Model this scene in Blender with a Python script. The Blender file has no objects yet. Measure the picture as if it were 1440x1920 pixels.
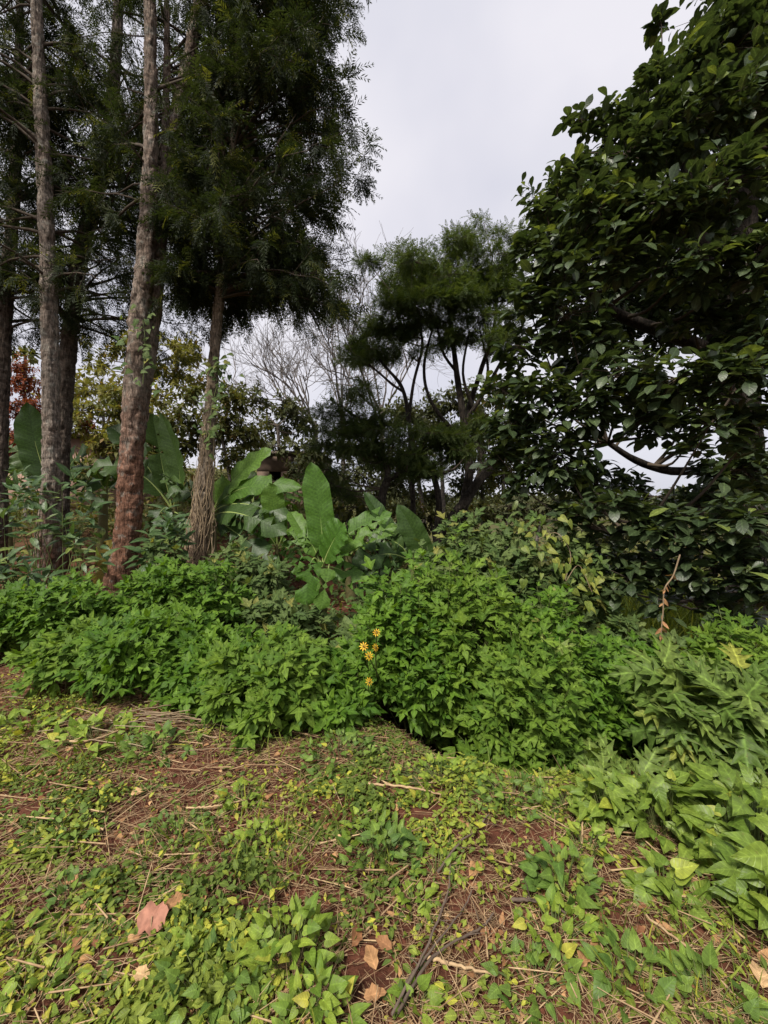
import bpy, math, random
import numpy as np
from mathutils import Matrix, Vector

random.seed(7)
RS = np.random.RandomState(11)
R = math.radians
sc = bpy.context.scene
COL = sc.collection

# ------------------------------------------------------------------ camera, sky, sun, exposure
CAM_H, F = 1.6, 760.0                      # eye height; focal length in pixels of a 1440 x 1920 frame
cam_d = bpy.data.cameras.new('camera')
cam = bpy.data.objects.new('camera', cam_d)
COL.objects.link(cam)
cam.location = (0, 0, CAM_H)
cam.rotation_euler = (R(90), 0, 0)
cam_d.sensor_fit = 'VERTICAL'
cam_d.sensor_height = 24.0
cam_d.lens = 24.0 * F / 1920.0
cam_d.clip_start = 0.05
cam_d.clip_end = 3000
sc.camera = cam

SUN_EL, SUN_AZ = 52, 212                   # azimuth clockwise from +Y: the sun stands behind the camera, veiled by cloud
w = bpy.data.worlds.new('World')
sc.world = w
w.use_nodes = True
nt = w.node_tree
for n in list(nt.nodes):
    nt.nodes.remove(n)
out = nt.nodes.new('ShaderNodeOutputWorld')
bg = nt.nodes.new('ShaderNodeBackground')
sky = nt.nodes.new('ShaderNodeTexSky')
sky.sky_type = 'NISHITA'
sky.sun_disc = False
sky.sun_elevation = R(SUN_EL)
sky.sun_rotation = R(SUN_AZ)
sky.dust_density = 4.0
tc = nt.nodes.new('ShaderNodeTexCoord')
cn = nt.nodes.new('ShaderNodeTexNoise')
cn.inputs['Scale'].default_value = 2.2
cn.inputs['Detail'].default_value = 4.0
cn.inputs['Roughness'].default_value = 0.45
cr = nt.nodes.new('ShaderNodeValToRGB')
cr.color_ramp.elements[0].position = 0.36
cr.color_ramp.elements[0].color = (3.65, 3.68, 4.2, 1)
cr.color_ramp.elements[1].position = 0.64
cr.color_ramp.elements[1].color = (4.8, 4.68, 4.98, 1)
mx = nt.nodes.new('ShaderNodeMixRGB')
mx.inputs[0].default_value = 0.93          # closed cloud cover
nt.links.new(tc.outputs['Generated'], cn.inputs['Vector'])
nt.links.new(cn.outputs['Fac'], cr.inputs[0])
nt.links.new(sky.outputs[0], mx.inputs[1])
nt.links.new(cr.outputs[0], mx.inputs[2])
nt.links.new(mx.outputs[0], bg.inputs[0])
nt.links.new(bg.outputs[0], out.inputs[0])
bg.inputs[1].default_value = 0.05

sl = bpy.data.lights.new('sun', 'SUN')
sl.energy = 1.5
sl.angle = R(10)
sl.color = (1.0, 0.94, 0.84)
so = bpy.data.objects.new('sun', sl)
COL.objects.link(so)
sdir = Vector((math.sin(R(SUN_AZ)) * math.cos(R(SUN_EL)), math.cos(R(SUN_AZ)) * math.cos(R(SUN_EL)), math.sin(R(SUN_EL))))
so.rotation_euler = sdir.to_track_quat('Z', 'Y').to_euler()
so.location = (0, 0, 30)

sc.view_settings.view_transform = 'Standard'
sc.view_settings.look = 'None'
sc.view_settings.exposure = 1.92
sc.view_settings.gamma = 1.0
sc.cycles.max_bounces = 8
sc.cycles.diffuse_bounces = 6
sc.cycles.glossy_bounces = 2
sc.cycles.transmission_bounces = 3
sc.cycles.use_denoising = True
sc.cycles.sample_clamp_indirect = 4.0

# ------------------------------------------------------------------ helpers
def at(u, v, d):
    return np.array(((u - 720) / F * d, d, CAM_H + (960 - v) / F * d))

def sst(a, b, x):
    t = np.clip((np.asarray(x, float) - a) / (b - a), 0, 1)
    return t * t * (3 - 2 * t)

_lat = np.random.RandomState(5).rand(64, 64)
def vnoise(x, y, s, o=0.0):
    x = np.asarray(x, float) / s + 17.3 + o; y = np.asarray(y, float) / s + 9.1 + o * 1.7
    xi = np.floor(x).astype(int); yi = np.floor(y).astype(int)
    fx = x - xi; fy = y - yi
    fx = fx * fx * (3 - 2 * fx); fy = fy * fy * (3 - 2 * fy)
    a = _lat[xi % 64, yi % 64]; b = _lat[(xi + 1) % 64, yi % 64]
    c = _lat[xi % 64, (yi + 1) % 64]; d = _lat[(xi + 1) % 64, (yi + 1) % 64]
    return (a * (1 - fx) + b * fx) * (1 - fy) + (c * (1 - fx) + d * fx) * fy

EX = [-9, -5.5, -3.7, -2.76, -1.9, -1.13, -.6, -.07, .43, .86, 1.12, 2.2, 5, 9]
EY = [5.0, 4.4, 3.92, 3.68, 3.29, 2.97, 2.86, 2.76, 2.53, 2.36, 2.3, 2.2, 2.0, 2.0]
def past_edge(x, y):
    return np.asarray(y, float) - np.interp(x, EX, EY)

def ground_z(x, y):
    x = np.asarray(x, float); y = np.asarray(y, float)
    t = past_edge(x, y)
    z = (vnoise(x, y, .55) - .5) * .10 * (1 - sst(3, 8, t)) + (vnoise(x, y, .16, 3) - .5) * .030 * (1 - sst(1, 4, t))
    z += 0.03 * np.clip(-x - 1, 0, 6)
    ditch = sst(-.5, .9, x) * .60
    bank = sst(-.5, -2.6, x) * .26
    k = sst(-.05, .9, t)
    z += k * (bank - ditch)
    yy = np.maximum(y, 1.0)
    s = sst(.06, -.30, x / yy)
    z += s * np.clip(y - 7, 0, 45) * .15
    r = np.hypot(x, y)
    z += (1 - s) * (-1.6 * sst(8, 45, r) + 8.0 * sst(60, 320, r)) * sst(0, 3, y)
    z += (vnoise(x, y, 6, 1) - .5) * .5 * sst(8, 20, r) + (vnoise(x, y, 40, 2) - .5) * 5 * sst(60, 200, r)
    return z

def gz(x, y):
    return float(ground_z(x, y))

def gpt(u, v, it=12):
    """the ground point seen in the direction of pixel (u, v)"""
    d = 1216.0 / max(v - 960, 40)
    for _ in range(it):
        x = (u - 720) / F * d
        d = (CAM_H - gz(x, d)) * F / (v - 960)
    return np.array(((u - 720) / F * d, d, gz((u - 720) / F * d, d)))

def unit(a):
    a = np.asarray(a, float)
    return a / np.maximum(np.linalg.norm(a, axis=-1, keepdims=True), 1e-9)

def rnd_dirs(n, rs=RS):
    return unit(rs.normal(size=(n, 3)))

class Geo:
    """collects vertices, faces (tri and quad) and a per-vertex leaf coordinate"""
    def __init__(s):
        s.V = []; s.T = []; s.Q = []; s.L = []; s.n = 0
    def add(s, V, T=None, Q=None, L=None):
        V = np.asarray(V, float)
        if T is not None and len(T): s.T.append(np.asarray(T, int) + s.n)
        if Q is not None and len(Q): s.Q.append(np.asarray(Q, int) + s.n)
        s.V.append(V); s.L.append(np.zeros((len(V), 3)) if L is None else np.asarray(L, float)); s.n += len(V)
    def mesh(s, name, mat, base=(0, 0, 0), smooth=False):
        V = np.concatenate(s.V) - np.asarray(base); L = np.concatenate(s.L)
        T = np.concatenate(s.T) if s.T else np.zeros((0, 3), int)
        Q = np.concatenate(s.Q) if s.Q else np.zeros((0, 4), int)
        me = bpy.data.meshes.new(name)
        me.vertices.add(len(V)); me.vertices.foreach_set('co', V.astype(np.float32).ravel())
        me.loops.add(T.size + Q.size)
        me.loops.foreach_set('vertex_index', np.concatenate([T.ravel(), Q.ravel()]).astype(np.int32))
        me.polygons.add(len(T) + len(Q))
        me.polygons.foreach_set('loop_start', np.concatenate([np.arange(len(T)) * 3, T.size + np.arange(len(Q)) * 4]).astype(np.int32))
        if smooth: me.polygons.foreach_set('use_smooth', np.ones(len(T) + len(Q), bool))
        a = me.attributes.new('lc', 'FLOAT_VECTOR', 'POINT'); a.data.foreach_set('vector', L.astype(np.float32).ravel())
        me.update(calc_edges=True)
        me.materials.append(mat)
        return me

def tag(o, label=None, cat=None, group=None, kind=None):
    if label: o['label'] = label
    if cat: o['category'] = cat
    if group: o['group'] = group
    if kind: o['kind'] = kind
    return o

def thing(name, label, cat, base, group=None):
    o = bpy.data.objects.new(name, None); COL.objects.link(o)
    o.empty_display_size = .1
    o.location = [float(c) for c in base]
    return tag(o, label, cat, group)

def put(name, geo, mat, parent=None, smooth=False, kind=None):
    base = np.array(parent.location) if parent is not None and parent.parent is None else (np.array(parent.parent.location) if parent is not None else np.zeros(3))
    o = bpy.data.objects.new(name, geo.mesh(name, mat, base, smooth)); COL.objects.link(o)
    if parent is not None: o.parent = parent
    if kind: o['kind'] = kind
    return o

def tube(geo, pts, rad, sides=8, bump=0.0, freq=7.0, seed=0, closed_tip=True):
    pts = np.asarray(pts, float); n = len(pts); rad = np.broadcast_to(np.asarray(rad, float), (n,))
    tan = np.gradient(pts, axis=0); tan = unit(tan)
    ref = np.array((1.0, 0, 0)) if abs(tan[0, 0]) < .8 else np.array((0, 1.0, 0))
    A = unit(np.cross(tan, ref)); B = np.cross(tan, A)
    th = np.arange(sides) / sides * 2 * np.pi
    rr = np.repeat(rad[:, None], sides, 1)
    if bump:
        arc = np.concatenate([[0], np.cumsum(np.linalg.norm(np.diff(pts, axis=0), axis=1))])
        nz = vnoise(np.cos(th)[None] * 1.2 + 3, arc[:, None] * freq * .35 + np.sin(th)[None] * 1.2, .5, seed) - .5
        nz2 = vnoise(th[None] * 2.2 + 0 * arc[:, None], arc[:, None] * freq, .35, seed + 4) - .5
        ring = vnoise(arc * freq * .5, arc * 0, .4, seed + 8)[:, None] - .5
        rr = rr * (1 + bump * (nz * 1.1 + nz2 * .5 + ring * .7))
        if sides >= 30:                       # flaking plates between vertical fissures
            wob = vnoise(arc * 4, arc * 0 + 2, .6, seed)[:, None] * .5
            fis = vnoise((th[None] + wob) * rad.max() * 38, arc[:, None] * 7.0, .8, seed + 2); fis2 = vnoise((th[None] + wob) * rad.max() * 80, arc[:, None] * 22, .9, seed + 5)
            crk = vnoise(th[None] * 1.1 + 0 * arc[:, None], arc[:, None] * 16, .9, seed + 6)
            rr = rr + .016 * (np.abs(fis - .5) * 2 - .45) + .007 * (fis2 - .5) - .012 * sst(.72, .86, crk)
    V = pts[:, None] + rr[..., None] * (np.cos(th)[None, :, None] * A[:, None] + np.sin(th)[None, :, None] * B[:, None])
    i = np.arange(n - 1)[:, None] * sides; j = np.arange(sides)[None]; k = (j + 1) % sides
    Q = np.stack([i + j, i + k, i + sides + k, i + sides + j], -1).reshape(-1, 4)
    L = np.zeros((n, sides, 3)); L[..., 0] = np.linspace(0, 1, n)[:, None]; L[..., 1] = (np.abs(j / sides - .5) * 2)
    geo.add(V.reshape(-1, 3), None, Q, L.reshape(-1, 3))

def spline(ctrl, n):
    """Catmull-Rom through control rows"""
    c = np.asarray(ctrl, float); m = len(c)
    c2 = np.vstack([2 * c[0] - c[1], c, 2 * c[-1] - c[-2]])
    t = np.linspace(0, m - 1 - 1e-6, n); i = t.astype(int); f = (t - i)[:, None]
    p0, p1, p2, p3 = c2[i], c2[i + 1], c2[i + 2], c2[i + 3]
    return .5 * (2 * p1 + (p2 - p0) * f + (2 * p0 - 5 * p1 + 4 * p2 - p3) * f ** 2 + (3 * p1 - p0 - 3 * p2 + p3) * f ** 3)

# ---- leaf templates: base at the origin, length 1 along +Y, upper face +Z
def strip_leaf(prof, seg=5, fold=.25, curl=.25, wave=0.0, t0=0.0):
    t = np.linspace(t0, 1, seg + 1)
    wd = np.array([prof(a) for a in t])
    z = -curl * t ** 2
    V = []; L = []
    for i, a in enumerate(t):
        wv = wave * math.sin(i * 2.3)
        V += [(-wd[i], a, z[i] + wd[i] * fold + wv), (0, a, z[i]), (wd[i], a, z[i] + wd[i] * fold - wv)]
        L += [(a, 1, 0), (a, 0, 0), (a, 1, 0)]
    Q = []; T = []
    for i in range(seg):
        b = i * 3; c = b + 3
        if wd[i] < 1e-6: T += [(b + 1, c + 1, c), (b + 1, c + 2, c + 1)]
        elif wd[i + 1] < 1e-6: T += [(b, b + 1, c + 1), (b + 1, b + 2, c + 1)]
        else: Q += [(b, b + 1, c + 1, c), (b + 1, b + 2, c + 2, c + 1)]
    return tri(np.array(V), T, Q, np.array(L))

def tri(V, T, Q, L):
    T = list(T)
    for q in Q: T += [(q[0], q[1], q[2]), (q[0], q[2], q[3])]
    T = np.array(T)
    used = np.unique(T); mp = -np.ones(len(V), int); mp[used] = np.arange(len(used))
    return V[used], mp[T], L[used]

def zip_leaf(O, fold, curl, ripple=.0, seed=0):
    """a blade between the midrib and an outline given for its right side, bent and rippled"""
    rs = np.random.RandomState(seed)
    ym = np.maximum.accumulate([min(1, max(0, y * .92 - .12 * x)) for x, y in O]); n = len(O)
    V = [(0, float(y), 0) for y in ym]; V[0] = (0, 0, 0); V[-1] = (0, 1, 0); L = [(float(y), 0, 0) for y in ym]
    f = []
    for sgn in (1, -1):
        b = len(V)
        for i, (x, y) in enumerate(O):
            for q in (.5, 1.0):
                xx = x * q; yy = ym[i] + (y - ym[i]) * q
                V.append((sgn * xx, yy, fold * xx - curl * .8 * xx * xx + ripple * q * rs.normal() * min(1, x * 5))); L.append((yy, min(1, q), 0))
        for i in range(n - 1):
            m0, m1 = i, i + 1; a0, a1, o0, o1 = b + 2 * i, b + 2 * i + 2, b + 2 * i + 1, b + 2 * i + 3
            for q in ((m0, a0, a1, m1), (a0, o0, o1, a1)):
                q = q if sgn > 0 else q[::-1]; f += [(q[0], q[1], q[2]), (q[0], q[2], q[3])]
    V = np.array(V); V[:, 2] -= curl * V[:, 1] ** 2
    return V, np.array(f), np.array(L)

def lobed_leaf(fold=.18, curl=.25, side=.46, lob=.56, seed=0):
    return zip_leaf([(0, 0), (.06, .07), (.20, .20), (side, lob), (.16, .48), (.18, .66), (.08, .86), (0, 1)], fold, curl, .012, seed)

def deep_leaf(fold=.12, curl=.35, seed=0):
    rs = np.random.RandomState(seed); j = lambda v: v * rs.uniform(.9, 1.1)
    return zip_leaf([(0, 0), (.03, .10), (.14, .15), (j(.38), j(.30)), (.17, .33), (.20, .42), (j(.50), j(.66)), (.17, .56), (.17, .66), (j(.30), .88), (.10, .80), (.06, .92), (0, 1)], fold, curl, .015, seed)

def heart_leaf(fold=.2, curl=.25, wide=.36, point=1.0, seed=0):
    return zip_leaf([(0, 0), (.10, -.10), (.24, -.11), (wide, .02), (wide * 1.04, .18), (wide * .88, .38), (wide * .58, .60), (wide * .26, .82), (0, point)], fold, curl, .016, seed)

def frond(pairs, ll, lw, droop=.35, ang=50, rachis=.006, seed=0, flat=.1):
    """a pinnate leaf: a thin rachis with narrow leaflets in pairs"""
    rs = np.random.RandomState(seed)
    V = []; T = []; L = []
    def leaflet(p, d, nrm, l, w_):
        b = len(V); s = np.cross(d, nrm)
        V.extend([p, p + d * l * .5 + s * w_, p + d * l, p + d * l * .5 - s * w_]); L.extend([(.3, 1, 0), (.6, 1, 0), (1, 1, 0), (.6, 1, 0)])
        T.extend([(b, b + 1, b + 2), (b, b + 2, b + 3)])
    def rp(t): return np.array((0, t, -droop * t * t))
    for i in range(pairs):
        t = .12 + .86 * i / (pairs - 1)
        p = rp(t); l = ll * (.55 + .75 * math.sin(math.pi * min(.98, .15 + .8 * t)))
        for s in (-1, 1):
            a = R(ang + rs.uniform(-14, 14)) * s
            d = unit(np.array((math.sin(a), math.cos(a), -2 * droop * t * .6 - flat + rs.uniform(-.3, .25))))
            leaflet(p, d, unit(np.array((rs.uniform(-.5, .5), 0, 1))), l * rs.uniform(.75, 1.15), lw)
    leaflet(rp(.95), unit(np.array((0, 1, -2 * droop * .8))), np.array((0, 0, 1.0)), ll * .8, lw)
    b = len(V)
    for t in (0, .5, 1): V.extend([rp(t) + (rachis, 0, 0), rp(t) - (rachis, 0, 0)]); L.extend([(t, 0, 0)] * 2)
    T += [(b, b + 1, b + 3), (b, b + 3, b + 2), (b + 2, b + 3, b + 5), (b + 2, b + 5, b + 4)]
    return np.array(V), np.array(T), np.array(L)

def prism(k=3):
    th = np.arange(k) / k * 2 * np.pi
    V = np.vstack([np.column_stack([np.cos(th), 0 * th, np.sin(th)]), np.column_stack([.55 * np.cos(th), 1 + 0 * th, .55 * np.sin(th)])])
    T = []
    for i in range(k): j = (i + 1) % k; T += [(i, j, k + j), (i, k + j, k + i)]
    return V, np.array(T), np.column_stack([V[:, 1], 0 * V[:, 1], 0 * V[:, 1]])

def frames(Y, Zh):
    Y = unit(Y); X = unit(np.cross(Y, Zh)); Z = np.cross(X, Y)
    return np.stack([X, Y, Z], -1)            # columns are the axes

def scatter(geo, tpls, P, Y, Zh, S, rnd=None, rs=RS):
    """copy leaf templates onto points: P position, Y leaf direction, Zh upper side, S scale (n,) or (n,3)"""
    P = np.asarray(P, float); n = len(P)
    if n == 0: return
    S = np.asarray(S, float); S = np.repeat(S[:, None], 3, 1) if S.ndim == 1 else S
    M = frames(Y, Zh); which = rs.randint(0, len(tpls), n); rnd = rs.rand(n) if rnd is None else rnd
    for k, (V, T, L) in enumerate(tpls):
        m = np.where(which == k)[0]
        if not len(m): continue
        W = np.einsum('nij,nvj->nvi', M[m], V[None] * S[m][:, None]) + P[m][:, None]
        LL = np.repeat(L[None], len(m), 0).copy(); LL[..., 2] = rnd[m][:, None]
        geo.add(W.reshape(-1, 3), (T[None] + (np.arange(len(m)) * len(V))[:, None, None]).reshape(-1, 3), None, LL.reshape(-1, 3))

_tplmesh = {}
def leaf_parts(name, key, tpls, mat, P, Y, Zh, S, parent, rs=RS):
    """the same, but every leaf is an object of its own sharing the template's mesh"""
    base = np.array(parent.location); M = frames(Y, Zh); k = rs.randint(0, len(tpls), len(P))
    for i in range(len(P)):
        kk = (key, int(k[i]), mat.name)
        if kk not in _tplmesh:
            V, T, L = tpls[k[i]]; g = Geo(); g.add(V, T, None, L); _tplmesh[kk] = g.mesh(name, mat, (0, 0, 0), True)
        o = bpy.data.objects.new(name, _tplmesh[kk]); COL.objects.link(o); o.parent = parent
        m = Matrix([list(M[i][r] * S[i]) + [float(P[i][r] - base[r])] for r in range(3)] + [[0, 0, 0, 1]])
        o.matrix_basis = m

def foliage(parent, key, tpls, mat, P, Y, Zh, S, n_parts=0, leaf='leaf', mass='foliage', rs=RS):
    """the n_parts leaves that show largest become objects, the rest one mass"""
    P = np.asarray(P, float); Y = np.asarray(Y, float); Zh = np.asarray(Zh, float); S = np.asarray(S, float)
    if n_parts:
        d = np.linalg.norm(P - np.array((0, 0, CAM_H)), axis=1)
        score = S / d ** 1.6 * (.6 + .4 * rs.rand(len(P)))
        order = np.argsort(-score); a, b = order[:n_parts], order[n_parts:]
        leaf_parts(leaf, key, tpls, mat, P[a], Y[a], Zh[a], S[a], parent, rs)
    else: b = np.arange(len(P))
    if len(b):
        g = Geo(); scatter(g, tpls, P[b], Y[b], Zh[b], S[b], None, rs)
        put(mass, g, mat, parent, True, kind='stuff')

# ------------------------------------------------------------------ materials
def newmat(name):
    m = bpy.data.materials.new(name); m.use_nodes = True
    n = m.node_tree; n.nodes.clear()
    return m, n, n.nodes.new, n.links.new

def col4(c): return (c[0], c[1], c[2], 1)

def leaf_mat(name, c1, c2, c3=None, trans=.35, rough=.45, spec=.35, rib=1.5, tint=(1.25, 1.2, .55), spots=0.0, veins=6.0, relief=.45):
    m, n, N, K = newmat(name)
    at_ = N('ShaderNodeAttribute'); at_.attribute_name = 'lc'
    sp = N('ShaderNodeSeparateXYZ'); K(at_.outputs['Vector'], sp.inputs[0])
    oi = N('ShaderNodeObjectInfo')
    ad = N('ShaderNodeMath'); ad.operation = 'ADD'; K(sp.outputs[2], ad.inputs[0]); K(oi.outputs['Random'], ad.inputs[1])
    fr = N('ShaderNodeMath'); fr.operation = 'FRACT'; K(ad.outputs[0], fr.inputs[0])
    rp = N('ShaderNodeValToRGB'); e = rp.color_ramp.elements
    e[0].color = col4(c1); e[1].color = col4(c2); e[0].position = 0; e[1].position = .85 if c3 else 1
    if c3: x = e.new(.97); x.color = col4(c3); e[1].position = .90
    K(fr.outputs[0], rp.inputs[0])
    # fine mottling on the leaf
    ge = N('ShaderNodeNewGeometry'); no = N('ShaderNodeTexNoise'); no.inputs['Scale'].default_value = 38; no.inputs['Detail'].default_value = 2
    K(ge.outputs['Position'], no.inputs['Vector'])
    mr = N('ShaderNodeMapRange'); mr.inputs[1].default_value = .3; mr.inputs[2].default_value = .7; mr.inputs[3].default_value = .74; mr.inputs[4].default_value = 1.28
    K(no.outputs['Fac'], mr.inputs[0])
    # paler midrib
    rb = N('ShaderNodeMapRange'); rb.inputs[1].default_value = 0; rb.inputs[2].default_value = .16; rb.inputs[3].default_value = rib; rb.inputs[4].default_value = 1
    K(sp.outputs[1], rb.inputs[0])
    mu = N('ShaderNodeMath'); mu.operation = 'MULTIPLY'; K(mr.outputs[0], mu.inputs[0]); K(rb.outputs[0], mu.inputs[1])
    vm = N('ShaderNodeVectorMath'); vm.operation = 'SCALE'; K(rp.outputs[0], vm.inputs[0]); K(mu.outputs[0], vm.inputs['Scale'])
    # side veins slanting from the midrib
    va = N('ShaderNodeMath'); va.operation = 'MULTIPLY'; va.inputs[1].default_value = veins; K(sp.outputs[0], va.inputs[0])
    vb = N('ShaderNodeMath'); vb.operation = 'MULTIPLY_ADD'; vb.inputs[1].default_value = -veins * .22; K(sp.outputs[1], vb.inputs[0]); K(va.outputs[0], vb.inputs[2])
    vf = N('ShaderNodeMath'); vf.operation = 'PINGPONG'; vf.inputs[1].default_value = .5; K(vb.outputs[0], vf.inputs[0])
    vr = N('ShaderNodeMapRange'); vr.inputs[1].default_value = .02; vr.inputs[2].default_value = .16; vr.inputs[3].default_value = 1.22; vr.inputs[4].default_value = .96; K(vf.outputs[0], vr.inputs[0])
    vs = N('ShaderNodeVectorMath'); vs.operation = 'SCALE'; K(vm.outputs[0], vs.inputs[0]); K(vr.outputs[0], vs.inputs['Scale'])
    colr = vs.outputs[0]
    if spots:
        n2 = N('ShaderNodeTexNoise'); n2.inputs['Scale'].default_value = 60; K(ge.outputs['Position'], n2.inputs['Vector'])
        r2 = N('ShaderNodeMapRange'); r2.inputs[1].default_value = .66; r2.inputs[2].default_value = .72; r2.inputs[4].default_value = spots; K(n2.outputs['Fac'], r2.inputs[0])
        m2 = N('ShaderNodeMixRGB'); m2.inputs[2].default_value = (.12, .07, .03, 1); K(r2.outputs[0], m2.inputs[0]); K(colr, m2.inputs[1]); colr = m2.outputs[0]
    pb = N('ShaderNodeBsdfPrincipled'); pb.inputs['Roughness'].default_value = rough
    pb.inputs['Specular IOR Level'].default_value = spec; K(colr, pb.inputs['Base Color'])
    if relief:
        bp = N('ShaderNodeBump'); bp.inputs['Strength'].default_value = relief; bp.inputs['Distance'].default_value = .006; bp.invert = True
        hm = N('ShaderNodeMath'); hm.operation = 'MULTIPLY_ADD'; hm.inputs[1].default_value = .5; K(no.outputs['Fac'], hm.inputs[0]); K(vr.outputs[0], hm.inputs[2])
        K(hm.outputs[0], bp.inputs['Height']); K(bp.outputs[0], pb.inputs['Normal'])
    tr = N('ShaderNodeBsdfTranslucent'); tm = N('ShaderNodeVectorMath'); tm.operation = 'MULTIPLY'; tm.inputs[1].default_value = tint
    K(colr, tm.inputs[0]); K(tm.outputs[0], tr.inputs[0])
    mi = N('ShaderNodeMixShader'); mi.inputs[0].default_value = trans; K(pb.outputs[0], mi.inputs[1]); K(tr.outputs[0], mi.inputs[2])
    o = N('ShaderNodeOutputMaterial'); K(mi.outputs[0], o.inputs[0])
    return m

def bark_mat(name, c1, c2, low=None, z_low=(2.2, 3.2), vscale=6.5, moss=0.0, bump=.9):
    m, n, N, K = newmat(name)
    tc = N('ShaderNodeNewGeometry'); mp = N('ShaderNodeMapping'); mp.inputs['Scale'].default_value = (1, 1, .16); K(tc.outputs['Position'], mp.inputs[0])
    n1 = N('ShaderNodeTexNoise'); n1.inputs['Scale'].default_value = vscale * 7; n1.inputs['Detail'].default_value = 6; n1.inputs['Roughness'].default_value = .7; n1.inputs['Distortion'].default_value = .7; K(mp.outputs[0], n1.inputs['Vector'])
    n2 = N('ShaderNodeTexNoise'); n2.inputs['Scale'].default_value = vscale * .8; n2.inputs['Detail'].default_value = 5; K(tc.outputs['Position'], n2.inputs['Vector'])
    mp3 = N('ShaderNodeMapping'); mp3.inputs['Scale'].default_value = (.6, .6, 1.5); K(tc.outputs['Position'], mp3.inputs[0])
    n3 = N('ShaderNodeTexNoise'); n3.inputs['Scale'].default_value = vscale * 1.6; n3.inputs['Detail'].default_value = 5; n3.inputs['Distortion'].default_value = 1.2; K(mp3.outputs[0], n3.inputs['Vector'])
    r1 = N('ShaderNodeMapRange'); r1.inputs[1].default_value = .36; r1.inputs[2].default_value = .64; r1.inputs[3].default_value = .22; r1.inputs[4].default_value = 1.35; K(n1.outputs['Fac'], r1.inputs[0])
    r3 = N('ShaderNodeMapRange'); r3.inputs[1].default_value = .38; r3.inputs[2].default_value = .6; r3.inputs[3].default_value = .62; r3.inputs[4].default_value = 1.12; K(n3.outputs['Fac'], r3.inputs[0])
    mm = N('ShaderNodeMath'); mm.operation = 'MULTIPLY'; K(r1.outputs[0], mm.inputs[0]); K(r3.outputs[0], mm.inputs[1])
    cm = N('ShaderNodeMixRGB'); cm.inputs[1].default_value = col4(c1); cm.inputs[2].default_value = col4(c2)
    r2 = N('ShaderNodeMapRange'); r2.inputs[1].default_value = .4; r2.inputs[2].default_value = .62; K(n2.outputs['Fac'], r2.inputs[0]); K(r2.outputs[0], cm.inputs[0])
    c = cm.outputs[0]
    if low:                                   # red earth and bare inner bark low on the stem, with a ragged upper limit
        sx = N('ShaderNodeSeparateXYZ'); K(tc.outputs['Position'], sx.inputs[0])
        n4 = N('ShaderNodeTexNoise'); n4.inputs['Scale'].default_value = 2.6; n4.inputs['Detail'].default_value = 6; n4.inputs['Roughness'].default_value = .7; K(mp.outputs[0], n4.inputs['Vector'])
        a = N('ShaderNodeMath'); a.operation = 'MULTIPLY_ADD'; a.inputs[1].default_value = 3.4; K(n4.outputs['Fac'], a.inputs[0]); K(sx.outputs[2], a.inputs[2])
        rr = N('ShaderNodeMapRange'); rr.inputs[1].default_value = z_low[0] + 1.7; rr.inputs[2].default_value = z_low[1] + 1.7; rr.inputs[3].default_value = .92; rr.inputs[4].default_value = 0; K(a.outputs[0], rr.inputs[0])
        lm = N('ShaderNodeMixRGB'); lm.inputs[2].default_value = col4(low); K(rr.outputs[0], lm.inputs[0]); K(c, lm.inputs[1]); c = lm.outputs[0]
    if moss:
        n5 = N('ShaderNodeTexNoise'); n5.inputs['Scale'].default_value = 9; n5.inputs['Detail'].default_value = 5; K(tc.outputs['Position'], n5.inputs['Vector'])
        r5 = N('ShaderNodeMapRange'); r5.inputs[1].default_value = .55; r5.inputs[2].default_value = .65; r5.inputs[4].default_value = moss; K(n5.outputs['Fac'], r5.inputs[0])
        m5 = N('ShaderNodeMixRGB'); m5.inputs[2].default_value = (.30, .31, .27, 1); K(r5.outputs[0], m5.inputs[0]); K(c, m5.inputs[1]); c = m5.outputs[0]
    vm = N('ShaderNodeVectorMath'); vm.operation = 'SCALE'; K(c, vm.inputs[0]); K(mm.outputs[0], vm.inputs['Scale'])
    pb = N('ShaderNodeBsdfPrincipled'); pb.inputs['Roughness'].default_value = .9; pb.inputs['Specular IOR Level'].default_value = .15; K(vm.outputs[0], pb.inputs['Base Color'])
    bp = N('ShaderNodeBump'); bp.inputs['Strength'].default_value = bump; bp.inputs['Distance'].default_value = .05; K(n1.outputs['Fac'], bp.inputs['Height']); K(bp.outputs[0], pb.inputs['Normal'])
    o = N('ShaderNodeOutputMaterial'); K(pb.outputs[0], o.inputs[0])
    return m

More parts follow.
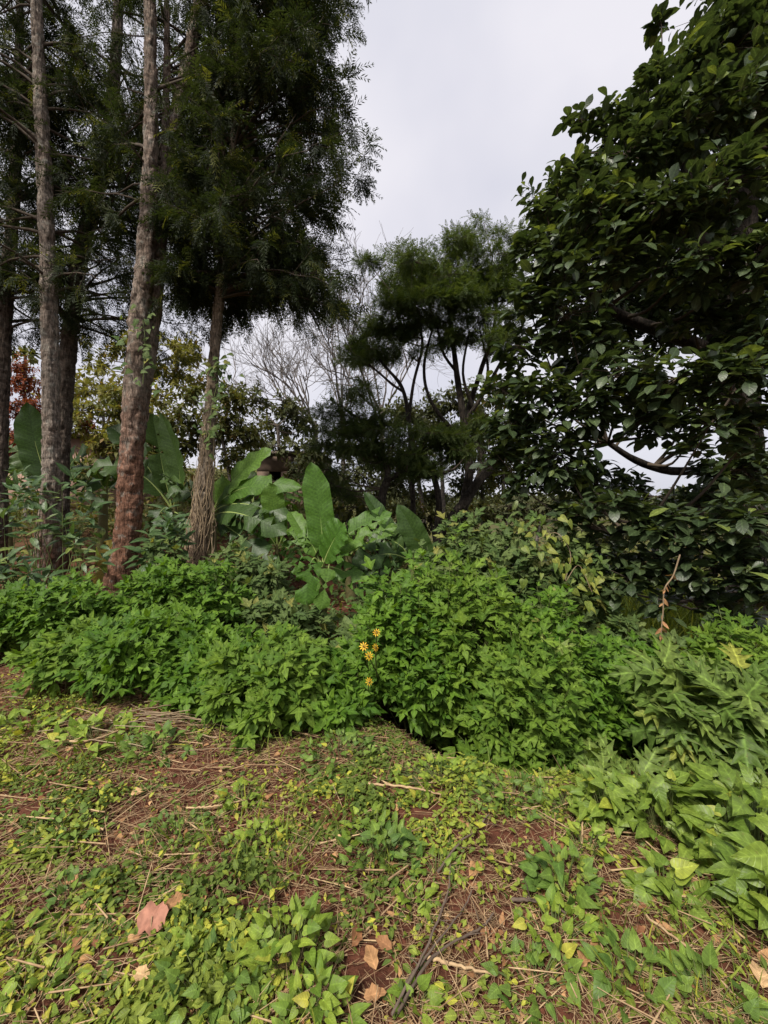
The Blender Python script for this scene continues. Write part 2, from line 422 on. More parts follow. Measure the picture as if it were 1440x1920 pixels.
def plain_mat(name, c1, c2, scale=12, rough=.85, bump=.4, dist=.01, spec=.2):
    m, n, N, K = newmat(name)
    tc = N('ShaderNodeNewGeometry'); n1 = N('ShaderNodeTexNoise'); n1.inputs['Scale'].default_value = scale; n1.inputs['Detail'].default_value = 8; n1.inputs['Roughness'].default_value = .65
    K(tc.outputs['Position'], n1.inputs['Vector'])
    at_ = N('ShaderNodeAttribute'); at_.attribute_name = 'lc'; sp = N('ShaderNodeSeparateXYZ'); K(at_.outputs['Vector'], sp.inputs[0])
    oi = N('ShaderNodeObjectInfo')
    ad = N('ShaderNodeMath'); ad.operation = 'ADD'; K(sp.outputs[2], ad.inputs[0]); K(oi.outputs['Random'], ad.inputs[1])
    fr = N('ShaderNodeMath'); fr.operation = 'FRACT'; K(ad.outputs[0], fr.inputs[0])
    r = N('ShaderNodeMapRange'); r.inputs[1].default_value = .32; r.inputs[2].default_value = .68; K(n1.outputs['Fac'], r.inputs[0])
    av = N('ShaderNodeMath'); av.operation = 'MULTIPLY_ADD'; av.inputs[1].default_value = .5; K(r.outputs[0], av.inputs[0])
    hf = N('ShaderNodeMath'); hf.operation = 'MULTIPLY'; hf.inputs[1].default_value = .5; K(fr.outputs[0], hf.inputs[0]); K(hf.outputs[0], av.inputs[2])
    cm = N('ShaderNodeMixRGB'); cm.inputs[1].default_value = col4(c1); cm.inputs[2].default_value = col4(c2); K(av.outputs[0], cm.inputs[0])
    pb = N('ShaderNodeBsdfPrincipled'); pb.inputs['Roughness'].default_value = rough; pb.inputs['Specular IOR Level'].default_value = spec; K(cm.outputs[0], pb.inputs['Base Color'])
    if bump:
        bp = N('ShaderNodeBump'); bp.inputs['Strength'].default_value = bump; bp.inputs['Distance'].default_value = dist; K(n1.outputs['Fac'], bp.inputs['Height']); K(bp.outputs[0], pb.inputs['Normal'])
    o = N('ShaderNodeOutputMaterial'); K(pb.outputs[0], o.inputs[0])
    return m

def soil_mat():
    m, n, N, K = newmat('red_soil')
    g = N('ShaderNodeNewGeometry')
    def noise(s, d=8, r=.65):
        x = N('ShaderNodeTexNoise'); x.inputs['Scale'].default_value = s; x.inputs['Detail'].default_value = d; x.inputs['Roughness'].default_value = r; K(g.outputs['Position'], x.inputs['Vector']); return x
    a, b, c = noise(3.2), noise(22), noise(110, 4)
    r = N('ShaderNodeValToRGB'); e = r.color_ramp.elements
    e[0].position = .3; e[0].color = (.040, .018, .011, 1); e[1].position = .7; e[1].color = (.19, .072, .042, 1)
    x = e.new(.5); x.color = (.092, .036, .022, 1)
    ad = N('ShaderNodeMath'); ad.operation = 'MULTIPLY_ADD'; ad.inputs[1].default_value = .5; K(b.outputs['Fac'], ad.inputs[0])
    h = N('ShaderNodeMath'); h.operation = 'MULTIPLY'; h.inputs[1].default_value = .5; K(a.outputs['Fac'], h.inputs[0]); K(h.outputs[0], ad.inputs[2]); K(ad.outputs[0], r.inputs[0])
    # thin green and straw cover on the far ground
    ln = N('ShaderNodeVectorMath'); ln.operation = 'LENGTH'; K(g.outputs['Position'], ln.inputs[0])
    fr = N('ShaderNodeMapRange'); fr.inputs[1].default_value = 9; fr.inputs[2].default_value = 22; fr.inputs[4].default_value = .85; K(ln.outputs['Value'], fr.inputs[0])
    gr = N('ShaderNodeMixRGB'); gr.inputs[1].default_value = (.035, .055, .016, 1); gr.inputs[2].default_value = (.11, .10, .045, 1); K(b.outputs['Fac'], gr.inputs[0])
    mx = N('ShaderNodeMixRGB'); K(fr.outputs[0], mx.inputs[0]); K(r.outputs[0], mx.inputs[1]); K(gr.outputs[0], mx.inputs[2])
    pb = N('ShaderNodeBsdfPrincipled'); pb.inputs['Roughness'].default_value = .95; pb.inputs['Specular IOR Level'].default_value = .1; K(mx.outputs[0], pb.inputs['Base Color'])
    hs = N('ShaderNodeMath'); hs.operation = 'MULTIPLY_ADD'; hs.inputs[1].default_value = .35; K(c.outputs['Fac'], hs.inputs[0]); K(b.outputs['Fac'], hs.inputs[2])
    bp = N('ShaderNodeBump'); bp.inputs['Strength'].default_value = .9; bp.inputs['Distance'].default_value = .025; K(hs.outputs[0], bp.inputs['Height']); K(bp.outputs[0], pb.inputs['Normal'])
    o = N('ShaderNodeOutputMaterial'); K(pb.outputs[0], o.inputs[0])
    return m

M = {}
M['soil'] = soil_mat()
M['grev'] = leaf_mat('silky_oak_leaf', (.013, .022, .009), (.034, .047, .016), (.11, .12, .025), trans=.40, rough=.6, spec=.2)
M['wattle'] = leaf_mat('wattle_leaf', (.036, .062, .016), (.088, .118, .034), None, trans=.4, rough=.6, spec=.2)
M['bigtree'] = leaf_mat('broad_tree_leaf', (.026, .044, .017), (.058, .084, .032), (.135, .175, .040), trans=.30, rough=.42, spec=.45, rib=1.8)
M['hedge_b'] = leaf_mat('sunflower_shrub_leaf_pale', (.062, .125, .014), (.140, .220, .028), None, trans=.38, rough=.6, spec=.18)
M['hedge'] = leaf_mat('sunflower_shrub_leaf', (.048, .112, .010), (.118, .210, .022), None, trans=.38, rough=.55, spec=.22)
M['hedge2'] = leaf_mat('muted_shrub_leaf', (.055, .095, .026), (.115, .158, .050), (.20, .20, .05), trans=.34, rough=.6, spec=.18)
M['bigleaf'] = leaf_mat('large_lobed_leaf', (.075, .130, .024), (.145, .200, .042), (.22, .24, .04), trans=.34, rough=.55, spec=.22, rib=2.0, spots=.6)
M['banana'] = leaf_mat('banana_blade', (.062, .140, .018), (.110, .200, .034), None, trans=.42, rough=.46, spec=.28, rib=1.0)
M['banana_dark'] = leaf_mat('banana_blade_dark', (.036, .074, .018), (.066, .112, .030), None, trans=.38, rough=.42, spec=.32, rib=1.0)
M['rib'] = plain_mat('banana_rib', (.20, .26, .07), (.28, .34, .11), 20, .5, .1)
M['bstem'] = plain_mat('banana_stem', (.055, .045, .022), (.17, .16, .06), 14, .6, .5)
M['weed'] = leaf_mat('weed_leaf', (.12, .20, .026), (.25, .33, .042), (.38, .36, .05), trans=.38, rough=.5, spec=.3, rib=1.35, spots=.5)
M['weedg'] = leaf_mat('dark_weed_leaf', (.075, .140, .026), (.165, .245, .040), None, trans=.35, rough=.5, spec=.3)
M['creeper'] = leaf_mat('creeper_leaf', (.105, .170, .024), (.190, .265, .040), (.30, .34, .045), trans=.35, rough=.45, spec=.35, rib=1.4, spots=.4)
M['cover'] = leaf_mat('ground_cover_leaf', (.072, .118, .022), (.235, .285, .042), (.38, .38, .05), trans=.35, rough=.55, spec=.25)
M['broad'] = leaf_mat('long_leaf', (.040, .082, .026), (.080, .128, .046), (.14, .18, .04), trans=.3, rough=.42, spec=.4, rib=1.8)
M['yellow_leaf'] = leaf_mat('yellowing_vine_leaf', (.10, .17, .03), (.26, .27, .05), None, trans=.4, rough=.5)
M['olive'] = leaf_mat('olive_bush_leaf', (.060, .075, .022), (.135, .135, .040), (.19, .13, .05), trans=.35, rough=.6, spec=.2)
M['gold'] = leaf_mat('yellow_green_tree_leaf', (.095, .105, .028), (.20, .185, .050), (.18, .12, .04), trans=.4, rough=.6, spec=.2)
M['rust'] = leaf_mat('rusty_red_leaf', (.12, .030, .018), (.25, .075, .040), (.16, .12, .04), trans=.35, rough=.65, spec=.2)
M['far'] = leaf_mat('far_leaf', (.050, .062, .030), (.095, .10, .048), None, trans=.3, rough=.7, spec=.1)
M['straw'] = plain_mat('straw', (.13, .066, .034), (.52, .375, .21), 30, .8, 0)
M['drybark'] = plain_mat('dry_vine', (.15, .10, .06), (.36, .28, .18), 30, .85, .4)
M['deadleaf'] = leaf_mat('dead_leaf', (.20, .085, .040), (.42, .24, .11), (.50, .33, .17), trans=.2, rough=.7, spec=.2, rib=1.3)
M['deadbig'] = leaf_mat('pink_brown_dead_leaf', (.27, .125, .085), (.30, .14, .095), None, trans=.15, rough=.7, spec=.2, rib=.8, veins=0, spots=.6)
M['stick'] = plain_mat('stick_bark', (.05, .034, .026), (.16, .12, .09), 40, .85, .6)
M['bark_a'] = bark_mat('silky_oak_bark', (.225, .175, .14), (.34, .285, .235), low=(.20, .09, .055), z_low=(.7, 1.7), moss=.5)
M['bark_c'] = bark_mat('red_footed_bark', (.21, .155, .12), (.33, .265, .215), low=(.235, .115, .072), z_low=(2.0, 3.4), moss=.5)
M['bark_d'] = bark_mat('dark_silky_oak_bark', (.105, .080, .062), (.165, .135, .11), low=(.15, .07, .045), z_low=(.9, 1.6))
M['bark_v'] = bark_mat('vine_clad_bark', (.24, .185, .13), (.33, .27, .205), low=(.30, .20, .14), z_low=(.9, 1.8))
M['bark_k'] = bark_mat('black_bark', (.035, .028, .022), (.075, .062, .05), vscale=4)
M['bark_g'] = bark_mat('grey_twig_bark', (.16, .135, .12), (.24, .21, .19), vscale=4)
M['twig'] = plain_mat('twig_bark', (.040, .030, .022), (.10, .078, .058), 25, .9, .2)
M['gstem'] = plain_mat('green_stem', (.07, .10, .03), (.13, .15, .05), 25, .6, .1)

# ------------------------------------------------------------------ ground: one sheet to the horizon
def build_ground():
    nr, na = 330, 420
    r = np.concatenate([[0], np.geomspace(.25, 1200, nr)])
    th = np.arange(na) / na * 2 * np.pi
    X = r[:, None] * np.sin(th)[None]; Y = r[:, None] * np.cos(th)[None]
    Z = ground_z(X, Y)
    V = np.stack([X, Y, Z], -1).reshape(-1, 3)
    i = np.arange(nr)[:, None] * na; j = np.arange(na)[None]; k = (j + 1) % na
    Q = np.stack([i + j, i + na + j, i + na + k, i + k], -1).reshape(-1, 4)[na:]
    g = Geo(); g.add(V, None, Q); 
    T = np.stack([np.zeros(na, int), na + np.arange(na), na + (np.arange(na) + 1) % na], -1)
    g.T.append(T)
    o = put('ground', g, M['soil'], None, True)
    tag(o, 'red earth ground sloping down from the bank to the hedge', None, None, 'structure')
build_ground()

# leaf shapes
LOBED = [lobed_leaf(), lobed_leaf(.08, .42, .42, .6, 1), lobed_leaf(.25, .12, .50, .52, 2), lobed_leaf(.12, .55, .36, .56, 3)]
DEEP = [deep_leaf(seed=k, curl=c) for k, c in enumerate((.25, .4, .55, .15))]
OBOV = [strip_leaf(lambda t: .27 * math.sin(math.pi * min(1, t) ** 1.7) ** .8 if 0 < t < 1 else 0, 6, f, c, wv) for f, c, wv in ((.15, .2, .0), (.3, .45, .01), (.05, .6, .015), (.4, .1, .0))]
LANCE = [strip_leaf(lambda t: .17 * math.sin(math.pi * min(1, t) ** .9) if 0 < t < 1 else 0, 5, f, c) for f, c in ((.3, .25), (.15, .5), (.35, .05))]
OVAL = [strip_leaf(lambda t: .30 * math.sin(math.pi * min(1, t) ** .85) if 0 < t < 1 else 0, 3, f, c) for f, c in ((.2, .1), (.35, .3), (.05, .45))]
HEART = [heart_leaf(), heart_leaf(.30, .1, .32, 1, 1), heart_leaf(.08, .45, .38, 1, 2), heart_leaf(.2, .3, .27, 1, 3), heart_leaf(-.05, .25, .34, 1, 4)]
GREV = [frond(6, .30, .034, d, 46, seed=s) for s, d in ((1, .25), (2, .6), (3, .45))]
WATT = [frond(7, .22, .048, d, 66, seed=s, flat=.0) for s, d in ((4, .15), (5, .3))]
SMALL = [strip_leaf(lambda t: .25 * math.sin(math.pi * min(1, t)) if 0 < t < 1 else 0, 2, f, c) for f, c in ((.2, .1), (.1, .4))]
PRISM = [prism(3)]

# ------------------------------------------------------------------ trees
def limb_curve(p0, d0, length, bend, n=7, wob=.05):
    t = np.linspace(0, 1, n)[:, None]
    p = p0 + d0 * length * t + np.array(bend) * t ** 2
    p[1:] += RS.normal(size=(n - 1, 3)) * wob * length * .3 * t[1:]
    return p

def pick_groups(lines): return lines

def silky_oak(label, stems, bark, z0, z1, Rf, nlimb, ntwig, nfr, az0=None, asym=0.0, back=False):
    base = at(*stems[0][0][:3]); base[2] = gz(base[0], base[1]) - .05
    t = thing('silky_oak_tree', label, 'tree', base, 'silky oaks on the bank')
    axis = None
    for k, st in enumerate(stems):
        c = np.array([list(at(*q[:3])) + [q[3] * q[2] / F / 2 * .84] for q in st])
        if k == 0: c[0, 2] = base[2]
        n = int(30 + 42 * np.linalg.norm(c[-1, :3] - c[0, :3]))
        s = spline(c, n)
        g = Geo(); rad = s[:, 3].copy()
        if k == 0: rad *= 1 + .28 * np.exp(-(s[:, 2] - base[2]) / .25)
        tube(g, s[:, :3], rad, 40, .20, 7, k * 3 + int(base[0] * 10) % 7)
        put('trunk', g, bark, t, True)
        if k == 0: axis = s
        else: axis = np.vstack([axis, s])
    gl = Geo(); P = []; Y = []; tw = [[], [], []]
    cand = axis[(axis[:, 2] > z0) & (axis[:, 2] < z1)]
    for i in range(nlimb):
        a = cand[RS.randint(len(cand))]
        az = RS.rand() * 2 * np.pi
        if asym and RS.rand() < .45: az = az0 + RS.normal() * .7
        if back and math.sin(az) < -.25 and RS.rand() < .85: az = -az
        fz = (a[2] - z0) / (z1 - z0)
        ln = Rf(fz) * RS.uniform(.65, 1.1) * (1 + asym * math.cos(az - (az0 or 0)))
        el = R(RS.uniform(5, 50))
        d = np.array((math.cos(az) * math.cos(el), math.sin(az) * math.cos(el), math.sin(el)))
        p = limb_curve(a[:3], d, ln, (0, 0, -ln * RS.uniform(.15, .45)), 8)
        tube(gl, p, np.linspace(max(.009, min(.03, a[3] * .35)), .003, 8), 4)
        for j in range(ntwig):
            f = RS.uniform(.22, 1.0) ** .8
            q = p[0] + 0; x = f * 7; ii = min(int(x), 6); q = p[ii] * (1 - x + ii) + p[ii + 1] * (x - ii)
            dd = unit(d * np.array((1, 1, .3)) * RS.uniform(.2, 1) + RS.normal(size=3) * np.array((.7, .7, .35)))
            tl = RS.uniform(.25, .6)
            tw[0].append(q); tw[1].append(dd); tw[2].append((.0035, tl, .0035))
            for m in range(nfr):
                s_ = RS.uniform(.15, 1.05)
                P.append(q + dd * tl * s_ * .8 + np.array((0, 0, -.12 * s_ * s_)))
                Y.append(unit(dd * .7 + RS.normal(size=3) * .55 + np.array((0, 0, -.42))))
    tw = [np.array(x) for x in tw]
    scatter(gl, PRISM, tw[0], tw[1], np.tile((0.1, .2, 1.0), (len(tw[0]), 1)), tw[2])
    put('branches', gl, M['twig'], t, kind='stuff')
    P = np.array(P); Y = np.array(Y)
    g = Geo(); scatter(g, GREV, P, Y, np.tile((0, 0, 1.0), (len(P), 1)) + RS.normal(size=P.shape) * .35, RS.uniform(.17, .30, len(P)))
    put('crown', g, M['grev'], t, kind='stuff')
    return t

def build_silky_oaks():
    silky_oak('tall silky oak with thick forked trunk, grey above and red-brown below',
        [[(222, 1150, 6, 56), (238, 1000, 6, 51), (250, 800, 6, 46), (262, 600, 6, 41), (275, 450, 6, 35), (283, 250, 6, 28), (281, 0, 6, 24), (279, -300, 6, 18), (278, -600, 6, 8)],
         [(258, 830, 6.12, 26), (276, 680, 6.18, 34), (290, 540, 6.22, 35), (299, 440, 6.25, 33), (314, 300, 6.3, 29), (346, 150, 6.35, 26), (374, 0, 6.4, 22), (398, -200, 6.4, 15), (410, -400, 6.4, 6)],
         [(301, 440, 6.25, 16), (306, 330, 6.2, 17), (311, 200, 6.2, 15), (313, 60, 6.2, 13), (309, -160, 6.2, 6)]],
        M['bark_c'], 6.0, 11.2, lambda f: 2.3 - 1.0 * f, 90, 6, 10, R(100), .2, True)
    silky_oak('slim silky oak with straight pale grey trunk beside the dark leaning one',
        [[(101, 1120, 6.5, 37), (97, 900, 6.5, 34), (95, 700, 6.5, 33), (90, 500, 6.5, 30), (80, 250, 6.5, 27), (72, 100, 6.5, 23), (64, -150, 6.5, 16), (60, -400, 6.5, 6)],
         [(70, 1110, 6.75, 30), (80, 1000, 6.72, 26), (92, 880, 6.66, 20), (96, 780, 6.58, 12)]],
        M['bark_a'], 5.0, 11.0, lambda f: 1.9 - .7 * f, 84, 6, 10, R(200), .2, True)
    silky_oak('dark silky oak leaning to the right behind the pale straight trunk',
        [[(112, 1040, 7.6, 34), (116, 850, 7.6, 30), (128, 660, 7.6, 31), (150, 480, 7.6, 30), (186, 340, 7.6, 26), (214, 150, 7.6, 22), (226, -100, 7.6, 15), (232, -300, 7.6, 6)]],
        M['bark_d'], 4.9, 12.0, lambda f: 2.0 - .8 * f, 82, 6, 10, R(60), .15)
    silky_oak('dark silky oak trunk at the far left edge of the stand',
        [[(-6, 1040, 7.4, 34), (2, 760, 7.4, 28), (14, 520, 7.4, 25), (28, 350, 7.4, 21), (36, 100, 7.4, 16), (40, -200, 7.4, 8)]],
        M['bark_d'], 4.6, 11.5, lambda f: 1.9 - .8 * f, 66, 6, 10, R(150), .2)
    silky_oak('silky oak with dense dark crown and lower trunk wrapped in dry vines',
        [[(362, 1110, 6.5, 44), (376, 980, 6.5, 38), (388, 850, 6.5, 32), (398, 720, 6.5, 23), (408, 590, 6.5, 21), (422, 460, 6.5, 20), (440, 250, 6.5, 18), (452, 0, 6.5, 15), (458, -250, 6.5, 9), (460, -450, 6.5, 4)]],
        M['bark_v'], 5.0, 11.2, lambda f: 1.75 * (1 - .3 * f) if f > .08 else 1.35, 190, 6, 15, R(10), .50)
build_silky_oaks()

def blob_tree(name, label, cat, group, stems, blobs, tpls, mat, bark, n_tip, k_leaf, size, n_parts=0, key='x', base=None, spread=.9, up=.1, droop=.2, whorl=True, shell=.55, twig_r=.004, limb_r=.02, leafless=False, twigmat=None, base_on_ground=True, limb_sag=.1):
    """a tree from stems (control rows x,y,z,r), foliage masses (x,y,z,rx,ry,rz), leaves at twig tips"""
    b = np.array(stems[0][0][:3], float) if base is None else np.array(base, float)
    if base_on_ground: b[2] = gz(b[0], b[1]) - .05
    t = thing(name, label, cat, b, group)
    skel = []
    for k, st in enumerate(stems):
        c = np.array(st, float)
        if k and c[0, 2] < CAM_H - .02: c = np.vstack([[c[0, 0], c[0, 1], gz(c[0, 0], c[0, 1]) - .05, c[0, 3] * 1.15], c])
        if k == 0 and base_on_ground: c[0, 2] = b[2]
        s = spline(c, max(8, int(6 * np.linalg.norm(c[-1, :3] - c[0, :3]))))
        g = Geo(); tube(g, s[:, :3], np.maximum(s[:, 3], .004), 10, .12, 5, k)
        put('trunk' if k == 0 else 'limb', g, bark, t, True); skel.append(s)
    skel = np.vstack(skel)
    P = []; Y = []; gl = Geo(); tw = [[], [], []]
    for (x, y, z, rx, ry, rz) in blobs:
        c = np.array((x, y, z))
        below = skel[skel[:, 2] < z - .05] if np.any(skel[:, 2] < z - .05) else skel
        dd = np.linalg.norm(below[:, :3] - c, axis=1) + .6 * np.maximum(0, below[:, 2] - z + .3)
        a = below[np.argmin(dd)]
        mid = (a[:3] + c) / 2 + np.array((0, 0, -limb_sag * np.linalg.norm(c - a[:3]))) + RS.normal(size=3) * .04
        ln = spline(np.vstack([a[:3], mid, c]), 8)
        tube(gl, ln, np.linspace(max(.006, min(limb_r, a[3] * .6)), .006, 8), 5)
        m = max(4, int(n_tip * (rx * ry + ry * rz + rx * rz) / 3))
        dr = rnd_dirs(m); rr = (shell + (1 - shell) * RS.rand(m)) * (1 + .25 * RS.normal(size=m) * .5)
        tip = c + dr * rr[:, None] * np.array((rx, ry, rz))
        st_ = c + (tip - c) * RS.uniform(.0, .45, m)[:, None] * .6
        dv = tip - st_; L = np.linalg.norm(dv, axis=1)
        tw[0].extend(st_); tw[1].extend(dv); tw[2].extend(np.column_stack([np.full(m, twig_r), L, np.full(m, twig_r)]))
        if leafless: continue
        dirs = unit(dv + np.array((0, 0, up * 1.0)))
        for i in range(m):
            kk = max(2, int(round(k_leaf * RS.uniform(.7, 1.3))))
            ph = RS.rand() * 6.28 + np.arange(kk) * 2.4
            A = unit(np.cross(dirs[i], (0.13, .21, .97))); B = np.cross(dirs[i], A)
            out_ = np.cos(ph)[:, None] * A + np.sin(ph)[:, None] * B
            back = np.arange(kk) / kk * min(.35, L[i] * .6)
            P.append(tip[i] - dirs[i] * back[:, None])
            Y.append(unit(out_ * spread + dirs[i] * (.75 - .3 * np.arange(kk)[:, None] / kk) + np.array((0, 0, -droop)) + RS.normal(size=(kk, 3)) * .18))
    tw = [np.array(x) for x in tw]
    scatter(gl, PRISM, tw[0], tw[1], np.tile((.1, .2, 1.0), (len(tw[0]), 1)) + RS.normal(size=(len(tw[0]), 3)) * .05, tw[2])
    put('branches', gl, twigmat or M['twig'], t, kind='stuff')
    if not leafless:
        P = np.concatenate(P); Y = np.concatenate(Y)
        S = RS.uniform(size[0], size[1], len(P))
        Zh = np.tile((0, -.12, 1.0), (len(P), 1)) + RS.normal(size=P.shape) * .3
        foliage(t, key, tpls, mat, P, Y, Zh, S, n_parts, mass='crown' if cat == 'tree' else 'foliage')
    return t

def rows(lst, d=None):
    """pixel rows (u, v, depth, width px) -> x, y, z, r"""
    return [list(at(u, v, dd)) + [wd * dd / F / 2] for (u, v, dd, wd) in lst]
def bl(lst):
    """foliage masses (u, v, depth, half width px, half height px[, half depth m])"""
    o = []
    for q in lst:
        u, v, d, a, b = q[:5]; ra, rb = a * d / F, b * d / F
        o.append(list(at(u, v, d)) + [ra, q[5] if len(q) > 5 else (ra + rb) / 2 * 1.05, rb])
    return o

def build_big_tree():
    stems = [rows([(1402, 1230, 6.3, 62), (1400, 1000, 6.3, 56), (1398, 800, 6.3, 50), (1390, 600, 6.3, 44), (1400, 350, 6.3, 36), (1410, 100, 6.3, 26), (1415, -200, 6.3, 14)]),
             rows([(1398, 830, 6.3, 34), (1350, 680, 6.2, 30), (1330, 520, 6.0, 26), (1290, 330, 5.8, 20), (1270, 180, 5.6, 10)]),
             rows([(1398, 900, 6.3, 30), (1320, 884, 5.9, 17), (1250, 882, 5.7, 15), (1190, 862, 5.5, 13), (1140, 830, 5.4, 9)]),
             rows([(1396, 700, 6.3, 34), (1290, 640, 6.0, 26), (1160, 590, 5.7, 18), (1060, 520, 5.5, 10)]),
             rows([(1400, 1010, 6.3, 30), (1320, 960, 5.6, 18), (1220, 985, 5.0, 13), (1140, 1000, 4.7, 8)])]
    B = bl([(1420, 40, 5.4, 80, 70), (1370, 90, 5.3, 76, 66), (1300, 130, 5.4, 52, 50), (1215, 190, 5.4, 56, 50), (1150, 245, 5.5, 48, 44), (1085, 225, 5.4, 30, 24),
            (1240, 45, 5.6, 9, 34), (1215, 130, 5.6, 20, 28), (1300, 220, 4.9, 90, 70), (1410, 190, 4.8, 80, 70), (1180, 290, 5.1, 80, 55), (1085, 320, 5.3, 46, 40), (1025, 400, 5.4, 34, 30),
            (1045, 340, 5.6, 18, 20), (1120, 390, 4.9, 80, 55), (1240, 380, 4.6, 90, 60), (1370, 340, 4.4, 90, 70), (1000, 470, 5.3, 48, 40), (1060, 490, 5.0, 70, 50),
            (1170, 470, 4.8, 80, 45), (1300, 490, 4.6, 90, 45), (1420, 470, 4.4, 70, 60), (985, 560, 5.2, 50, 40), (1060, 590, 5.0, 70, 45), (1120, 640, 5.2, 60, 45),
            (980, 650, 5.3, 50, 36), (1010, 740, 4.9, 70, 45), (960, 800, 5.2, 60, 42), (930, 850, 5.4, 40, 30), (1090, 760, 4.7, 70, 50), (1050, 850, 4.9, 75, 50),
            (990, 900, 5.2, 50, 30), (1120, 900, 5.1, 45, 40), (1170, 700, 4.5, 80, 50), (1270, 710, 4.2, 80, 48), (1380, 700, 4.0, 80, 55), (1330, 800, 4.2, 70, 40),
            (1210, 790, 4.6, 70, 30), (1420, 800, 4.2, 60, 45), (1440, 620, 4.6, 50, 50), (1150, 945, 4.6, 70, 26), (1260, 990, 4.3, 80, 40), (1390, 970, 4.0, 80, 50),
            (1340, 1060, 4.2, 90, 50), (1220, 1060, 4.6, 70, 45), (1430, 1080, 4.0, 60, 60), (1130, 1030, 4.8, 60, 40), (1400, 1160, 4.6, 60, 40), (1270, 570, 6.9, 60, 40), (1360, 590, 6.8, 60, 40),
            (1240, 640, 7.4, 50, 20), (1090, 690, 6.0, 60, 40), (1390, 560, 5.2, 70, 46), (1300, 600, 5.4, 60, 34), (1400, 640, 5.0, 60, 46), (1390, 880, 5.0, 60, 44), (1350, 930, 4.8, 60, 30), (1060, 960, 4.8, 50, 26), (1180, 1085, 4.5, 60, 34), (1300, 1130, 4.4, 70, 30), (1100, 1085, 4.8, 50, 28), (1230, 930, 5.6, 60, 16), (1420, 890, 5.4, 50, 50), (1000, 830, 5.8, 60, 50), (1080, 900, 5.8, 60, 40), (1200, 740, 5.6, 70, 40), (1300, 760, 5.2, 60, 40), (940, 730, 5.6, 40, 36), (1340, 870, 5.2, 44, 26), (1180, 905, 5.3, 34, 18), (1290, 835, 5.0, 40, 14)])
    # the rest of the crown, above and beyond the frame
    B += [[6.6, 6.2, 9.8, 1.7, 2.0, 1.3], [7.4, 6.0, 7.6, 1.4, 1.8, 2.0], [7.0, 5.6, 4.6, 1.4, 1.6, 1.6], [5.9, 6.8, 9.4, 1.0, 1.5, 1.0], [6.0, 8.0, 7.0, 2.2, 1.2, 2.2], [4.2, 7.6, 5.8, 1.5, .8, 1.6], [3.4, 7.4, 7.0, 1.0, .7, .9]]
    blob_tree('broadleaf_tree', 'large dark glossy broadleaf tree filling the right side', 'tree', None, stems, B, OBOV, M['bigtree'], M['bark_k'],
              225, 8, (.10, .22), 300, 'obov', spread=.9, up=.35, droop=.22, shell=.5, limb_r=.03, twig_r=.006)
build_big_tree()

def layers(B, k):
    """break foliage masses into flat overlapping sprays"""
    o = []
    for q in B:
        for i in range(k):
            o.append([q[0] + RS.normal() * q[3] * .55, q[1] + RS.normal() * q[4] * .5, q[2] + RS.normal() * q[5] * .75, q[3] * RS.uniform(.75, 1.25), q[4] * RS.uniform(.75, 1.2), q[5] * RS.uniform(.16, .34)])
    return o

